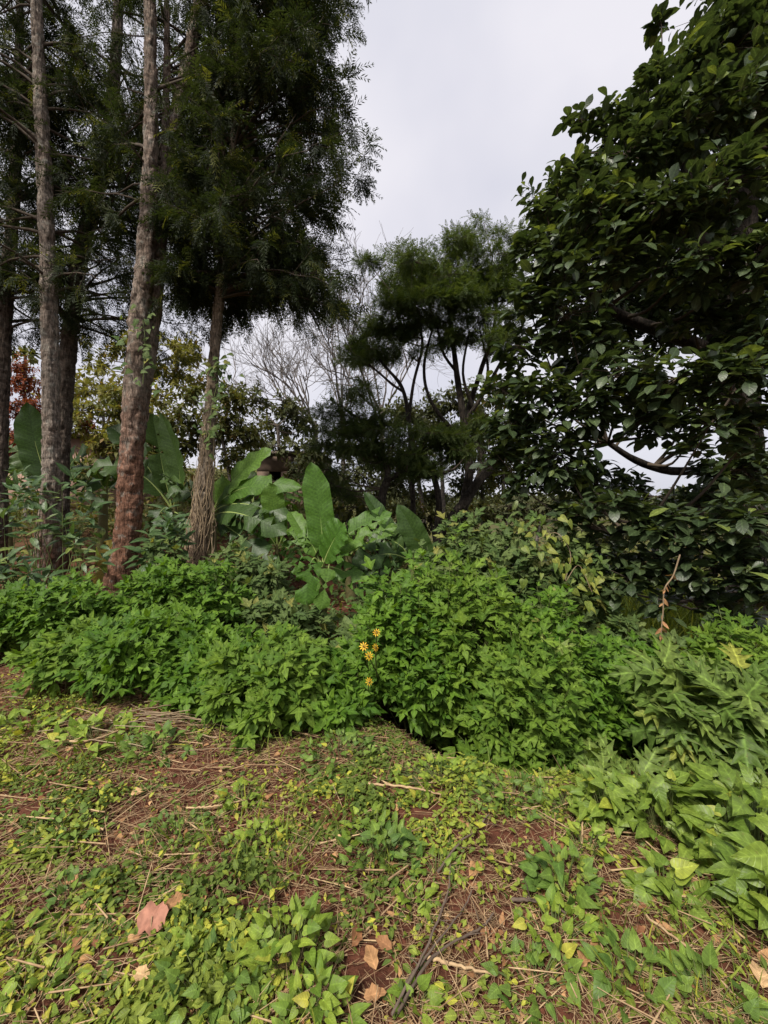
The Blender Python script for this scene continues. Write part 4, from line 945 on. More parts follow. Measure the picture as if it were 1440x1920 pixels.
    t = thing('fallen_banana_leaf', 'yellowed banana leaf hanging low left of the red-barked trunk', 'leaf', b)
    M['yb'] = leaf_mat('yellow_banana', (.22, .17, .03), (.30, .22, .04), None, trans=.35, rib=1.0)
    banana_leaf(t, at(218, 1010, 6.4), at(200, 1020, 6.4), at(178, 1115, 6.3), .22, .2, (.3, -1, .2), 'yb', .05, 2, 77)
build_bananas()

# ------------------------------------------------------------------ shrubs
def shrub(name, label, group, center, rx, ry, h, n_shoot, size, mat, tpls=LOBED, key='lob', k=7, n_parts=60, cat='shrub', droop=.35, spread=1.0, inner=.25, lean=(0, 0), stemmat='gstem', facing=True, dmin=-.35):
    """a many-stemmed shrub: shoots rise from the foot and end on a dome, whorls of leaves at every tip"""
    x, y = center; b = np.array((x, y, gz(x, y) - .03))
    t = thing(name, label, cat, b, group)
    d = rnd_dirs(n_shoot * 3); d = d[d[:, 2] > dmin]
    if facing:                                # tips crowd where there is light: front, sides and top
        keep = RS.rand(len(d)) < np.clip(.45 - .55 * d[:, 1] + .3 * d[:, 2], .12, 1); d = d[keep]
    d = d[:n_shoot]; m = len(d)
    lump = vnoise(d[:, 0] * rx + x, d[:, 2] * h + d[:, 1] * ry, .20, 3)
    rr = np.where(RS.rand(m) < inner, RS.uniform(.45, .8, m), RS.uniform(.84, 1.04, m) * (.80 + .34 * lump))
    rr = np.where(RS.rand(m) < .05, rr * RS.uniform(1.1, 1.3, m), rr)
    gap = (lump < .30) & (RS.rand(m) < .75); d, rr = d[~gap], rr[~gap]; m = len(d)
    zc = h * .42
    tip = b + np.array((lean[0], lean[1], zc)) + d * rr[:, None] * np.array((rx, ry, h * .58))
    tip[:, 2] += (vnoise(tip[:, 0], tip[:, 1], .22, 6) - .5) * .22 * h
    tip[:, 2] = np.maximum(tip[:, 2], ground_z(tip[:, 0], tip[:, 1]) + .06)
    P = []; Y = []; g = Geo()
    foot = b + np.column_stack([RS.normal(size=m) * rx * .25, RS.normal(size=m) * ry * .25, np.zeros(m)])
    foot[:, 2] = ground_z(foot[:, 0], foot[:, 1]) - .02
    for i in range(m):
        mid = foot[i] * .45 + tip[i] * .55; mid[2] = foot[i][2] * .3 + tip[i][2] * .7
        if i % 2 == 0 or m < 40:
            s = spline(np.vstack([foot[i], mid, tip[i]]), 5); tube(g, s, np.linspace(.007, .003, 5), 3)
        dr = unit((tip[i] - mid) * .7 + np.array((0, 0, .25)) * h + RS.normal(size=3) * .05)
        kk = max(3, int(k * RS.uniform(.75, 1.25))); ph = RS.rand() * 6.28 + np.arange(kk) * 2.39996
        A = unit(np.cross(dr, (.13, .21, .97))); B = np.cross(dr, A); o = np.cos(ph)[:, None] * A + np.sin(ph)[:, None] * B
        lv = np.arange(kk)[:, None] / kk
        P.append(tip[i] - dr * lv * .14 * max(.6, h) + o * .012)
        Y.append(unit(o * spread * (.6 + .5 * lv) + dr * (.9 - .8 * lv) + np.array((0, 0, -1.0)) * droop * (.2 + lv) + RS.normal(size=(kk, 3)) * .12))
    put('stems', g, M[stemmat], t, kind='stuff')
    P = np.concatenate(P); Y = np.concatenate(Y); S = RS.uniform(size[0], size[1], len(P))
    foliage(t, key, tpls, M[mat], P, Y, np.tile((0, -.6, 1.0), (len(P), 1)) + RS.normal(size=P.shape) * .25, S, n_parts)
    return t

def build_hedge():
    G1 = 'bright green shrubs of the low hedge'
    spec = [  # label, x, y, rx, ry, h, shoots
        ('bright green shrub at the left edge over the bare red earth', -4.25, 4.40, .72, .60, .66, 190),
        ('bright green shrub in front of the two leftmost trunks', -3.50, 4.50, .60, .55, .78, 180),
        ('bright green shrub at the foot of the red-barked forked trunk', -2.70, 4.05, .55, .60, .55, 180),
        ('bright green shrub overhanging the dry brush pile', -2.05, 3.85, .62, .62, .80, 220),
        ('tallest bright green shrub of the hedge, between the forked and the vine-wrapped trunks', -2.30, 4.75, .70, .50, 1.02, 180),
        ('bright green shrub in the hedge below the vine-wrapped trunk', -1.42, 3.75, .52, .55, .60, 180),
        ('bright green shrub below the middle banana plant', -.90, 3.45, .50, .55, .72, 190),
        ('bright green shrub at the hedge end left of the yellow flowers', -.42, 3.45, .38, .45, .48, 120)]
    for lab, x, y, rx, ry, h, n in spec:
        shrub('hedge_shrub', lab, G1, (x, y - .12), rx, ry, h * (.74 if x < -1.6 else .88), int(n * 1.15), (.060, .155), 'hedge_b' if int(-x * 10) % 3 == 0 else 'hedge', n_parts=90, k=7)
    G2 = 'tall green shrubs rising out of the ditch'
    for lab, x, y, rx, ry, h, n in (('tall green shrub just right of the yellow flowers', .22, 3.45, .52, .55, 1.02, 230), ('tallest green shrub in the middle of the ditch hedge', .72, 3.55, .58, .60, 1.28, 260),
                                    ('green shrub hanging low over the dark ditch', 1.05, 3.05, .52, .50, .88, 220), ('green shrub left of the big pale lobed-leaf plant', 1.55, 3.45, .50, .55, 1.05, 200), ('dark green shrub at the right end behind the large lobed leaves', 2.35, 3.75, .60, .60, .75, 170), ('dark green shrub cut by the right edge of the view', 3.15, 3.55, .60, .6, .95, 170)):
        shrub('ditch_shrub', lab, G2, (x, y + .18), rx, ry, h * 1.36, int(n * 1.2), (.055, .150), 'hedge_b' if int(x * 10) % 3 == 1 else 'hedge', n_parts=90, k=7, droop=.45, dmin=-.22)
    G3 = 'muted green shrubs behind the hedge'
    for lab, u, d, rx, ry, h, n in (('muted green shrub right of the vine-wrapped trunk', 455, 5.4, .60, .5, .98, 130), ('small muted shrub left of the middle banana stem', 520, 4.8, .55, .4, .62, 110),
                                    ('muted green shrub right of the middle banana stem', 765, 4.8, .5, .5, 1.18, 120), ('tall muted shrub in front of the half hidden banana', 870, 5.2, .70, .5, 2.1, 210),
                                    ('tall muted shrub under the left skirt of the big tree', 960, 5.0, .75, .5, 2.2, 260), ('muted shrub hung with the yellowing vine', 1065, 4.8, .62, .5, 2.0, 200), ('tangled muted shrub in front of the tall grass', 1190, 4.3, .5, .4, 1.15, 120), ('low muted shrub right behind the yellow flowers', 690, 4.2, .4, .4, .5, 80),
                                    ('muted lobed shrub at the right of the red-barked trunk', 310, 5.5, .30, .3, .95, 36)):
        x = (u - 720) / F * d
        shrub('muted_shrub', lab, G3, (x, d), rx, ry, h, n, (.08, .195), 'hedge2', n_parts=60, k=7, droop=.5)
    # plants with big lobed leaves on the right
    G4 = 'plants with large lobed leaves'
    for lab, u, d, rx, ry, h, n, sz in (('pale plant with the largest lobed leaves at the right edge', 1325, 3.1, .40, .34, 1.36, 34, (.20, .33)), ('whorl of large pale lobed leaves at the top of the ditch hedge', 1010, 3.25, .15, .15, 1.30, 4, (.16, .26)),
                                        ('dark lobed-leaf plant low in the ditch', 1155, 2.75, .25, .2, .40, 8, (.15, .24)), ('lobed-leaf plant at the lower right edge of the ditch', 1440, 2.9, .3, .3, .75, 14, (.18, .28))):
        x = (u - 720) / F * d
        shrub('large_leaf_plant', lab, G4, (x, d), rx, ry, h, n, sz, 'bigleaf', DEEP, 'deep', n_parts=290, k=9, droop=.55, spread=1.1, inner=.4)
    # long-leaved shrubs on the left
    G5 = 'long-leaved shrubs among the left trunks'
    for lab, u, d, rx, ry, h, n in (('long-leaved pale shrub in front of the leftmost trunks', 70, 6.0, .60, .4, 2.15, 17), ('long-leaved shrub across the slim pale trunk', 140, 5.9, .40, .3, 1.95, 9), ('long-leaved low shrub left of the red-barked trunk', 165, 5.7, .30, .3, 1.25, 9),
                                    ('long-leaved shrub between the red-barked and vine-wrapped trunks', 315, 5.8, .34, .3, 1.35, 16), ('low dark shrub at the left edge behind the hedge', 20, 5.4, .7, .4, .75, 22)):
        x = (u - 720) / F * d
        shrub('long_leaf_shrub', lab, G5, (x, d), rx, ry, h, n, (.16, .28), 'broad', LANCE, 'lan', k=8, n_parts=150, droop=.45, spread=1.2, inner=.3, dmin=.1)
build_hedge()

# tall grass behind the ditch
def build_far_grass():
    n = 5200; x = RS.uniform(1.6, 7.5, n); y = RS.uniform(5.2, 9.5, n); z = ground_z(x, y)
    blade = [strip_leaf(lambda t: .022 * (1 - t) ** .7, 5, .3, c) for c in (.5, .9, .25)]
    g = Geo(); P = np.column_stack([x, y, z]); Y = unit(np.column_stack([RS.normal(size=n) * .35, RS.normal(size=n) * .35, np.ones(n)]))
    scatter(g, blade, P, Y, rnd_dirs(n), RS.uniform(.4, .95, n))
    o = put('tall_grass', g, M['cover'], None); tag(o, 'tall rank grass behind the ditch hedge under the big tree', 'grass', None, 'stuff')
    # low greenery covering the slope behind the hedge and under the trees
    n = 26000; th = RS.uniform(-1.0, .95, n); d = 4.6 + 13 * RS.rand(n) ** 1.3; x = np.tan(th) * d * .9; y = d; m = past_edge(x, y) > .8; x, y = x[m], y[m]; n = len(x)
    m2 = vnoise(x, y, .9, 12) > .38; x, y = x[m2], y[m2]; n = len(x)
    z = ground_z(x, y) + RS.uniform(.02, .38, n) * vnoise(x, y, .7, 4)
    g = Geo(); scatter(g, OVAL + LANCE, np.column_stack([x, y, z]), unit(RS.normal(size=(n, 3)) * (1, 1, .4)), np.tile((0, -.2, 1.0), (n, 1)) + RS.normal(size=(n, 3)) * .3, RS.uniform(.06, .17, n))
    o = put('undergrowth', g, M['hedge2'], None); tag(o, 'low leafy undergrowth on the shaded ground behind the hedge', 'undergrowth', None, 'stuff')
    n = 30000; th = RS.uniform(-.85, .85, n); d = 10 + 34 * RS.rand(n) ** 1.5; x = np.tan(th) * d; y = d
    hh = .25 + 1.5 * vnoise(x, y, 2.2, 14) ** 1.5; z = ground_z(x, y) + hh * RS.rand(n) ** .7
    g = Geo(); scatter(g, SMALL + LANCE[:1], np.column_stack([x, y, z]), unit(RS.normal(size=(n, 3)) * (1, 1, .6)), np.tile((0, -.3, 1.0), (n, 1)) + RS.normal(size=(n, 3)) * .4, RS.uniform(.14, .34, n) * (d / 16) ** .4)
    o = put('scrub', g, M['olive'], None); tag(o, 'dull olive scrub covering the ground beyond the hedge', 'scrub', None, 'stuff')
build_far_grass()

# ------------------------------------------------------------------ vines, flowers
def build_vines():
    b = at(372, 1090, 6.3); b[2] = gz(b[0], b[1])
    t = thing('dry_vine', 'tangle of dry vine stems wrapped round the lower trunk', 'vine', b)
    axis = np.array([at(*q) for q in ((364, 1110, 6.5), (376, 980, 6.5), (388, 850, 6.5), (398, 720, 6.5))])
    for k in range(46):
        z0 = RS.uniform(0, .9); n = 16; f = np.linspace(RS.uniform(0, .35), RS.uniform(.55, 1.0), n)
        ax = np.stack([np.interp(f * 3, np.arange(4), axis[:, c]) for c in range(3)], 1)
        a0 = RS.uniform(-2.9, .6); tw = RS.uniform(-4, 4); ph = a0 + f * tw + .35 * np.sin(f * 11 + k * 2) + RS.normal(size=n) * .12
        rad = np.interp(f, [0, .8, 1], [.165, .105, .08]) + RS.uniform(-.01, .04) * (1 - f) + .022 * np.sin(f * 17 + k) + RS.normal(size=n) * .008
        p = ax + np.column_stack([np.cos(ph) * rad, np.sin(ph) * rad, RS.normal(size=n) * .02])
        if k % 4 == 0: p[:, 0] += .10 * (1 - f) ; p[:, 1] -= .05
        p[0, 2] = max(p[0, 2], gz(p[0, 0], p[0, 1]))
        g = Geo(); tube(g, spline(p, 48), np.linspace(RS.uniform(.004, .010), .002, 48), 5); put('vine_stem', g, M['drybark'], t, True)
    # live climbing leaves on the trunk of the forked tree and higher on the vine-clad one
    for lab, pts, n in (('small green climber on the forked trunk', [(268, 720, 5.75), (272, 640, 5.75), (268, 600, 5.75)], 46), ('leafy green climber on the middle of the vine-wrapped trunk', [(392, 830, 6.3), (398, 760, 6.3), (412, 700, 6.3), (402, 680, 6.3)], 90)):
        c = spline(np.array([at(*q) for q in pts]), 14); t2 = thing('climbing_vine', lab, 'vine', c[0], 'green climbers')
        g = Geo(); tube(g, c, .006, 5); put('stem', g, M['gstem'], t2, True)
        i = RS.randint(0, 14, n); P = c[i] + RS.normal(size=(n, 3)) * (.12, .08, .1)
        foliage(t2, 'hrt', HEART, M['hedge2'], P, unit(RS.normal(size=(n, 3)) * (.8, .4, .3) + (0, -.5, -.5)), np.tile((0, -1, .6), (n, 1)) + RS.normal(size=(n, 3)) * .3, RS.uniform(.07, .13, n), n)
    # yellowing vine over the muted shrub
    c = spline(np.array([at(*q) for q in ((1010, 1010, 4.3), (1045, 1000, 4.2), (1070, 1040, 4.15), (1060, 1090, 4.1), (1085, 1060, 4.15), (1110, 1110, 4.1))]), 30)
    t3 = thing('yellowing_vine', 'heart-leaved yellowing vine hanging over the shrubs below the big tree', 'vine', c[0])
    g = Geo(); tube(g, c, .004, 5); put('stem', g, M['drybark'], t3, True)
    n = 56; i = RS.randint(0, 30, n); P = c[i] + RS.normal(size=(n, 3)) * (.20, .06, .12)
    foliage(t3, 'hrty', HEART, M['yellow_leaf'], P, unit(RS.normal(size=(n, 3)) * (.6, .2, .3) + (0, -.4, -.7)), np.tile((0, -1, .5), (n, 1)) + RS.normal(size=(n, 3)) * .25, RS.uniform(.06, .115, n), n)
    # pale hanging stem with dried leaves
    c = spline(np.array([at(*q) for q in ((1275, 1040, 3.9), (1262, 1080, 3.9), (1246, 1105, 3.9), (1243, 1150, 3.9), (1238, 1205, 3.9), (1236, 1250, 3.9))]), 24)
    t4 = thing('dry_hanging_stem', 'pale dry stem with shrivelled leaves hanging below the big tree', 'stem', c[0])
    g = Geo(); tube(g, c, np.linspace(.008, .005, 24), 6, .3); put('stem', g, M['drybark'], t4, True)
    n = 26; i = RS.randint(4, 24, n)
    foliage(t4, 'dl', LANCE, M['deadleaf'], c[i], unit(RS.normal(size=(n, 3)) * (.4, .3, .2) + (0, -.1, -.9)), rnd_dirs(n), RS.uniform(.04, .10, n), n)
build_vines()

def build_flowers():
    M['petal'] = leaf_mat('yellow_petal', (.75, .42, .02), (.80, .50, .03), None, trans=.3, rough=.5, rib=1.0, tint=(1.1, .9, .5))
    M['disc'] = plain_mat('orange_disc', (.40, .16, .02), (.55, .25, .03), 60, .8, .5)
    b = gpt(700, 1330); b[1] += .25; b[2] = gz(b[0], b[1])
    t = thing('flowering_plant', 'leggy plant with orange-yellow daisy flowers in the gap of the hedge', 'flower', b)
    pts = [(706, 1186, 2.78), (682, 1212, 2.74), (704, 1214, 2.73), (692, 1230, 2.72), (692, 1278, 2.70)]
    petal = strip_leaf(lambda t_: .17 * math.sin(math.pi * min(1, t_) ** .8) if 0 < t_ < 1 else 0, 3, .1, .2)
    gl = Geo(); LP = []; LY = []
    for k, q in enumerate(pts):
        p = at(*q); s = spline(np.vstack([b + (RS.normal() * .03, 0, 0), (b + p) / 2 + RS.normal(size=3) * .04, p + (0, .02, -.02), p]), 14); g = Geo(); tube(g, s, np.linspace(.006, .003, 14), 5); put('stem', g, M['gstem'], t, True)
        for j in range(5): LP.append(s[2 + j]); LY.append(unit(RS.normal(size=3) * (1, .5, .3)))
        nrm = unit(np.array((RS.normal() * .4, -1, .5 + RS.normal() * .3))); A = unit(np.cross(nrm, (0, 0, 1.0))); B = np.cross(nrm, A)
        pl = RS.uniform(.019, .028); g = Geo(); th = np.arange(8) / 8 * 6.283; V = [p + nrm * .008] + [p + pl * .36 * (math.cos(x) * A + math.sin(x) * B) for x in th]
        g.add(V, [(0, 1 + i, 1 + (i + 1) % 8) for i in range(8)]); fl = put('flower', g, M['disc'], t)
        for i in range(9):
            a = i / 9 * 6.283; o = math.cos(a) * A + math.sin(a) * B; g = Geo()
            scatter(g, [petal], [p + o * .008], [o + nrm * .15], [nrm], np.array([pl])); put('petal', g, M['petal'], fl)
    n = len(LP); foliage(t, 'lob', LOBED, M['hedge'], LP, LY, np.tile((0, -.3, 1.0), (n, 1)), RS.uniform(.05, .09, n), n)
build_flowers()

# ------------------------------------------------------------------ foreground: litter, ground cover, weeds, creeper, sticks, dead leaves
def fore_points(n, ymax=4.6, tmax=.35):
    y = .75 + (ymax - .75) * RS.rand(n) ** 1.1; x = RS.uniform(-1, 1, n) * (y * 1.08 + .7); m = past_edge(x, y) < tmax + RS.normal(size=n) * .08
    return x[m], y[m]

BARE = [(gpt(683, 1822), .085, .10), (gpt(100, 1775), .05, .03), (gpt(60, 1520), .08, .05), (gpt(800, 1525), .08, .05), (gpt(925, 1570), .07, .04)]
def bare(x, y):
    m = np.zeros(len(x), bool)
    for c, rx, ry in BARE: m |= ((x - c[0]) / rx) ** 2 + ((y - c[1]) / ry) ** 2 < 1 + .5 * (vnoise(x, y, .08, 5) - .5)
    return m

def build_litter():
    x, y = fore_points(44000); z = vnoise(x, y, .7, 21) * .65 + vnoise(x, y, .25, 22) * .35
    strong = sst(.32, .52, z); k = (RS.rand(len(x)) < .22 + .78 * strong) & (~bare(x, y) | (RS.rand(len(x)) < .10)); x, y = x[k], y[k]; n = len(x)
    a = RS.normal(size=n) * .9 + np.where(RS.rand(n) < .5, .3, 2.4)
    Y = unit(np.column_stack([np.cos(a), np.sin(a), RS.normal(size=n) * .13 + .02])); L = np.minimum(.42, RS.lognormal(-2.6, .62, n)); r = RS.uniform(.0006, .0018, n)
    P = np.column_stack([x, y, ground_z(x, y) + RS.uniform(.002, .030, n)]) - Y * L[:, None] * .5
    g = Geo(); scatter(g, PRISM, P, Y, np.tile((.1, .1, 1.0), (n, 1)), np.column_stack([r, L, r]))
    # thicker broken stalks
    x, y = fore_points(900); n = len(x); a = RS.uniform(0, 3.14, n); Y = unit(np.column_stack([np.cos(a), np.sin(a) * .6, RS.normal(size=n) * .10])); L = RS.uniform(.12, .45, n); r = RS.uniform(.002, .0042, n)
    P = np.column_stack([x, y, ground_z(x, y) + RS.uniform(.006, .03, n)]) - Y * L[:, None] * .5
    k = ~bare(x, y); scatter(g, [prism(5)], P[k], Y[k], np.tile((.1, .1, 1.0), (k.sum(), 1)), np.column_stack([r, L, r])[k])
    o = put('straw_litter', g, M['straw'], None); tag(o, 'dry straw and broken stalks strewn over the red earth', 'straw', None, 'stuff')
    x, y = fore_points(5200); z = vnoise(x, y, .7, 21) * .65 + vnoise(x, y, .25, 22) * .35; k = (RS.rand(len(x)) < .25 + .75 * sst(.4, .55, z)); x, y = x[k], y[k]; n = len(x)
    ico = np.array([(0, 0, 1), (.89, 0, .45), (.28, .85, .45), (-.72, .53, .45), (-.72, -.53, .45), (.28, -.85, .45), (0, 0, -.6)]); fc = np.array([(0, i, i % 5 + 1) for i in range(1, 6)] + [(6, i % 5 + 1, i) for i in range(1, 6)])
    g = Geo(); sz = np.minimum(.03, RS.lognormal(-5.0, .6, n)); scatter(g, [(ico * (1, .8, .7), fc, ico * 0)], np.column_stack([x, y, ground_z(x, y)]), rnd_dirs(n) * (1, 1, .3), np.tile((0, 0, 1.0), (n, 1)) + RS.normal(size=(n, 3)) * .3, sz[:, None] * RS.uniform(.6, 1.3, (n, 3)))
    o = put('soil_crumbs', g, M['soil'], None); tag(o, 'crumbs of red soil between the straw', 'soil', None, 'stuff')
    # scraps of dead leaf
    x, y = fore_points(4200); k = ~bare(x, y); x, y = x[k], y[k]; n = len(x)
    g = Geo(); scatter(g, OVAL + HEART, np.column_stack([x, y, ground_z(x, y) + RS.uniform(.004, .02, n)]), unit(RS.normal(size=(n, 3)) * (1, 1, .25)), np.tile((0, 0, 1.0), (n, 1)) + RS.normal(size=(n, 3)) * .4, RS.uniform(.012, .05, n))
    o = put('leaf_litter', g, M['deadleaf'], None); tag(o, 'small brown leaf scraps lying among the straw', 'leaf litter', None, 'stuff')

def build_cover():
    x, y = fore_points(150000); z = vnoise(x, y, .7, 21) * .65 + vnoise(x, y, .25, 22) * .35
    dens = 1 - .80 * sst(.37, .56, z); dens = np.maximum(dens, .92 * sst(-.40, -.12, past_edge(x, y)) * sst(-.6, .2, x))
    dens = dens * np.where(vnoise(x, y, .11, 60) < .36, .25, 1.0)
    k = (RS.rand(len(x)) < dens) & (~bare(x, y)); x, y = x[k], y[k]; n = len(x)
    hump = vnoise(x, y, .22, 30) ** 2 * .11 + .008
    P = np.column_stack([x, y, ground_z(x, y) + hump * RS.rand(n) ** .6 + .004])
    S = RS.uniform(.013, .034, n) * (.75 + .8 * vnoise(x, y, .3, 8))
    Y = unit(RS.normal(size=(n, 3)) * (1, 1, .35)); Zh = np.tile((0, -.1, 1.0), (n, 1)) + RS.normal(size=(n, 3)) * .38
    tone = np.clip(vnoise(x, y, .45, 40) * .75 + vnoise(x, y, .12, 41) * .25 + RS.normal(size=n) * .13, 0.01, .84)
    tone = np.where(RS.rand(n) < .06, .95, tone)
    g = Geo(); scatter(g, OVAL + SMALL[:1], P, Y, Zh, S, tone)
    o = put('ground_cover', g, M['cover'], None); tag(o, 'small-leaved green weeds carpeting the foreground earth', 'ground cover', None, 'stuff')
    # short grass blades
    x, y = fore_points(9000); k = (vnoise(x, y, .5, 50) > .55) & ~bare(x, y); x, y = x[k], y[k]; n = len(x)
    blade = [strip_leaf(lambda t: .035 * (1 - t) ** .6, 3, .3, c) for c in (.4, .8)]
    g = Geo(); scatter(g, blade, np.column_stack([x, y, ground_z(x, y)]), unit(np.column_stack([RS.normal(size=n) * .6, RS.normal(size=n) * .6, np.ones(n)])), rnd_dirs(n), RS.uniform(.05, .16, n))
    o = put('short_grass', g, M['cover'], None); tag(o, 'thin short grass blades among the foreground weeds', 'grass', None, 'stuff')
build_litter(); build_cover()

def weed(label, u, v, r, n, size, mat='weed', h=.12, tpls=HEART, key='hrt', name='weed_clump', group='leafy weeds on the foreground', upright=.5):
    b = gpt(u, v); t = thing(name, label, 'weed', b, group)
    if name == 'weed_clump': n = int(n * 1.35); size = (size[0] * .52, size[1] * .72)
    else: n = int(n * 1.35); size = (size[0] * .60, size[1] * .86)
    a = RS.rand(n) * 6.283; q = np.sqrt(RS.rand(n)) * r; hz = h * (1 - (q / r) ** 2 * .7) * RS.uniform(.35, 1.05, n)
    P = b + np.column_stack([np.cos(a) * q, np.sin(a) * q * .8, np.zeros(n)]); P[:, 2] = ground_z(P[:, 0], P[:, 1]) + hz
    g = Geo()
    for i in range(n):
        f = b + (P[i] - b) * .45; f[2] = gz(f[0], f[1]) - .003; s = spline(np.vstack([f, (f + P[i]) / 2 + (0, 0, .01), P[i]]), 4); tube(g, s, np.linspace(.0022, .0014, 4), 3)
    put('stems', g, M['gstem'], t, kind='stuff')
    Y = unit(np.column_stack([np.cos(a), np.sin(a), np.full(n, upright)]) + RS.normal(size=(n, 3)) * .55)
    foliage(t, key, tpls, M[mat], P, Y, np.tile((0, -.45, 1.0), (n, 1)) + RS.normal(size=(n, 3)) * .35, RS.uniform(size[0], size[1], n), n)

def build_weeds():
    W = [('large yellow-green weed clump left of the bare red soil patch', 545, 1800, .15, 56, (.055, .10), 'weed', .17),
         ('yellow-green weed clump at the bottom edge below the bare red soil', 590, 1908, .12, 34, (.05, .09), 'weed', .12),
         ('green weed clump in the centre of the foreground', 715, 1610, .18, 60, (.045, .085), 'weedg', .13),
         ('bright weed clump behind the central green clump', 700, 1565, .15, 36, (.04, .07), 'weed', .10),
         ('yellow weed patch left of centre above the straw', 450, 1505, .14, 34, (.045, .075), 'weed', .09),
         ('yellow weed patch beside the centre path of straw', 480, 1580, .14, 36, (.045, .07), 'weed', .08),
         ('broad-leaved weed clump with upright leaves right of the sticks', 1050, 1665, .14, 30, (.07, .12), 'weedg', .16),
         ('yellow-green weed clump below the upright broad-leaved weed', 1040, 1760, .14, 30, (.05, .085), 'weed', .10),
         ('dark weed clump at the lower right of the sticks', 1000, 1850, .15, 30, (.04, .075), 'weedg', .09),
         ('green weed clump low right with long leaves', 1180, 1840, .15, 26, (.05, .10), 'weedg', .10),
         ('weed clump at the bottom right corner', 1330, 1890, .15, 24, (.06, .10), 'weedg', .12),
         ('pale weed patch on the left bank by the dry brush', 180, 1390, .28, 60, (.07, .12), 'weed', .12),
         ('pale weed patch at the left edge of the bank', 50, 1365, .28, 46, (.07, .12), 'weed', .10),
         ('weed patch along the bank below the brush pile', 300, 1400, .24, 46, (.06, .10), 'weedg', .10),
         ('low weeds at the lip of the bank below the hedge end', 640, 1420, .28, 70, (.04, .075), 'weedg', .12),
         ('low bright weeds on the lip beside the ditch', 830, 1470, .30, 90, (.04, .075), 'weed', .12),
         ('green weeds on the lip of the ditch near its dark hollow', 960, 1500, .24, 70, (.04, .07), 'weedg', .11),
         ('yellow weeds on the lip where the creeper begins', 1070, 1525, .18, 50, (.04, .07), 'weed', .10),
         ('small yellow-green weed at the left of the dead leaf', 130, 1680, .14, 34, (.03, .06), 'weedg', .07),
         ('yellow weed patch at the left edge low down', 25, 1760, .11, 26, (.045, .07), 'weed', .06),
         ('green weed with rounded leaves above the large dead leaf', 215, 1650, .08, 12, (.05, .07), 'weedg', .05),
         ('pale weed rosette in the bottom left corner', 70, 1870, .13, 26, (.045, .075), 'weed', .06),
         ('green weed clump at the bottom left of centre', 390, 1860, .20, 70, (.04, .075), 'weedg', .10),
         ('yellow-green weed leaves at the bottom centre left', 350, 1790, .15, 50, (.03, .055), 'weed', .07),
         ('yellow-leaved weed row by the upper stick', 820, 1640, .10, 24, (.04, .065), 'weed', .08),
         ('yellow weed leaves between the crossing sticks', 780, 1700, .10, 20, (.045, .065), 'weed', .07),
         ('weed clump left of the yellow weed by the creeper edge', 1100, 1600, .10, 20, (.045, .08), 'weed', .12),
         ('small green weed below the bare patch beside the sticks', 775, 1890, .07, 16, (.045, .075), 'weed', .07),
         ('weed patch at the middle left beside straw', 330, 1560, .18, 50, (.03, .055), 'weedg', .06),
         ('weed patch at the left above the bare earth', 120, 1560, .2, 46, (.04, .07), 'weedg', .07)]
    for w_ in W: weed(*w_)
    C = [('dense heart-leaved creeper mound at the right edge', 1410, 1610, .30, 150, (.09, .16), .38), ('heart-leaved creeper mound spilling over the lip of the ditch', 1250, 1560, .28, 130, (.08, .13), .26),
         ('tall heart-leaved creeper shoots at the left end of the mound', 1140, 1540, .16, 60, (.07, .12), .24), ('creeper at the right edge hanging over the dark hollow', 1450, 1740, .16, 60, (.09, .15), .30), ('low creeper runner below the mound', 1250, 1680, .13, 30, (.06, .11), .12)]
    for lab, u, v, r, n, size, h in C: weed(lab, u, v, r, n, size, 'creeper', h, HEART, 'hrtc', 'creeper_mound', 'heart-leaved creeper on the right', .25)
build_weeds()

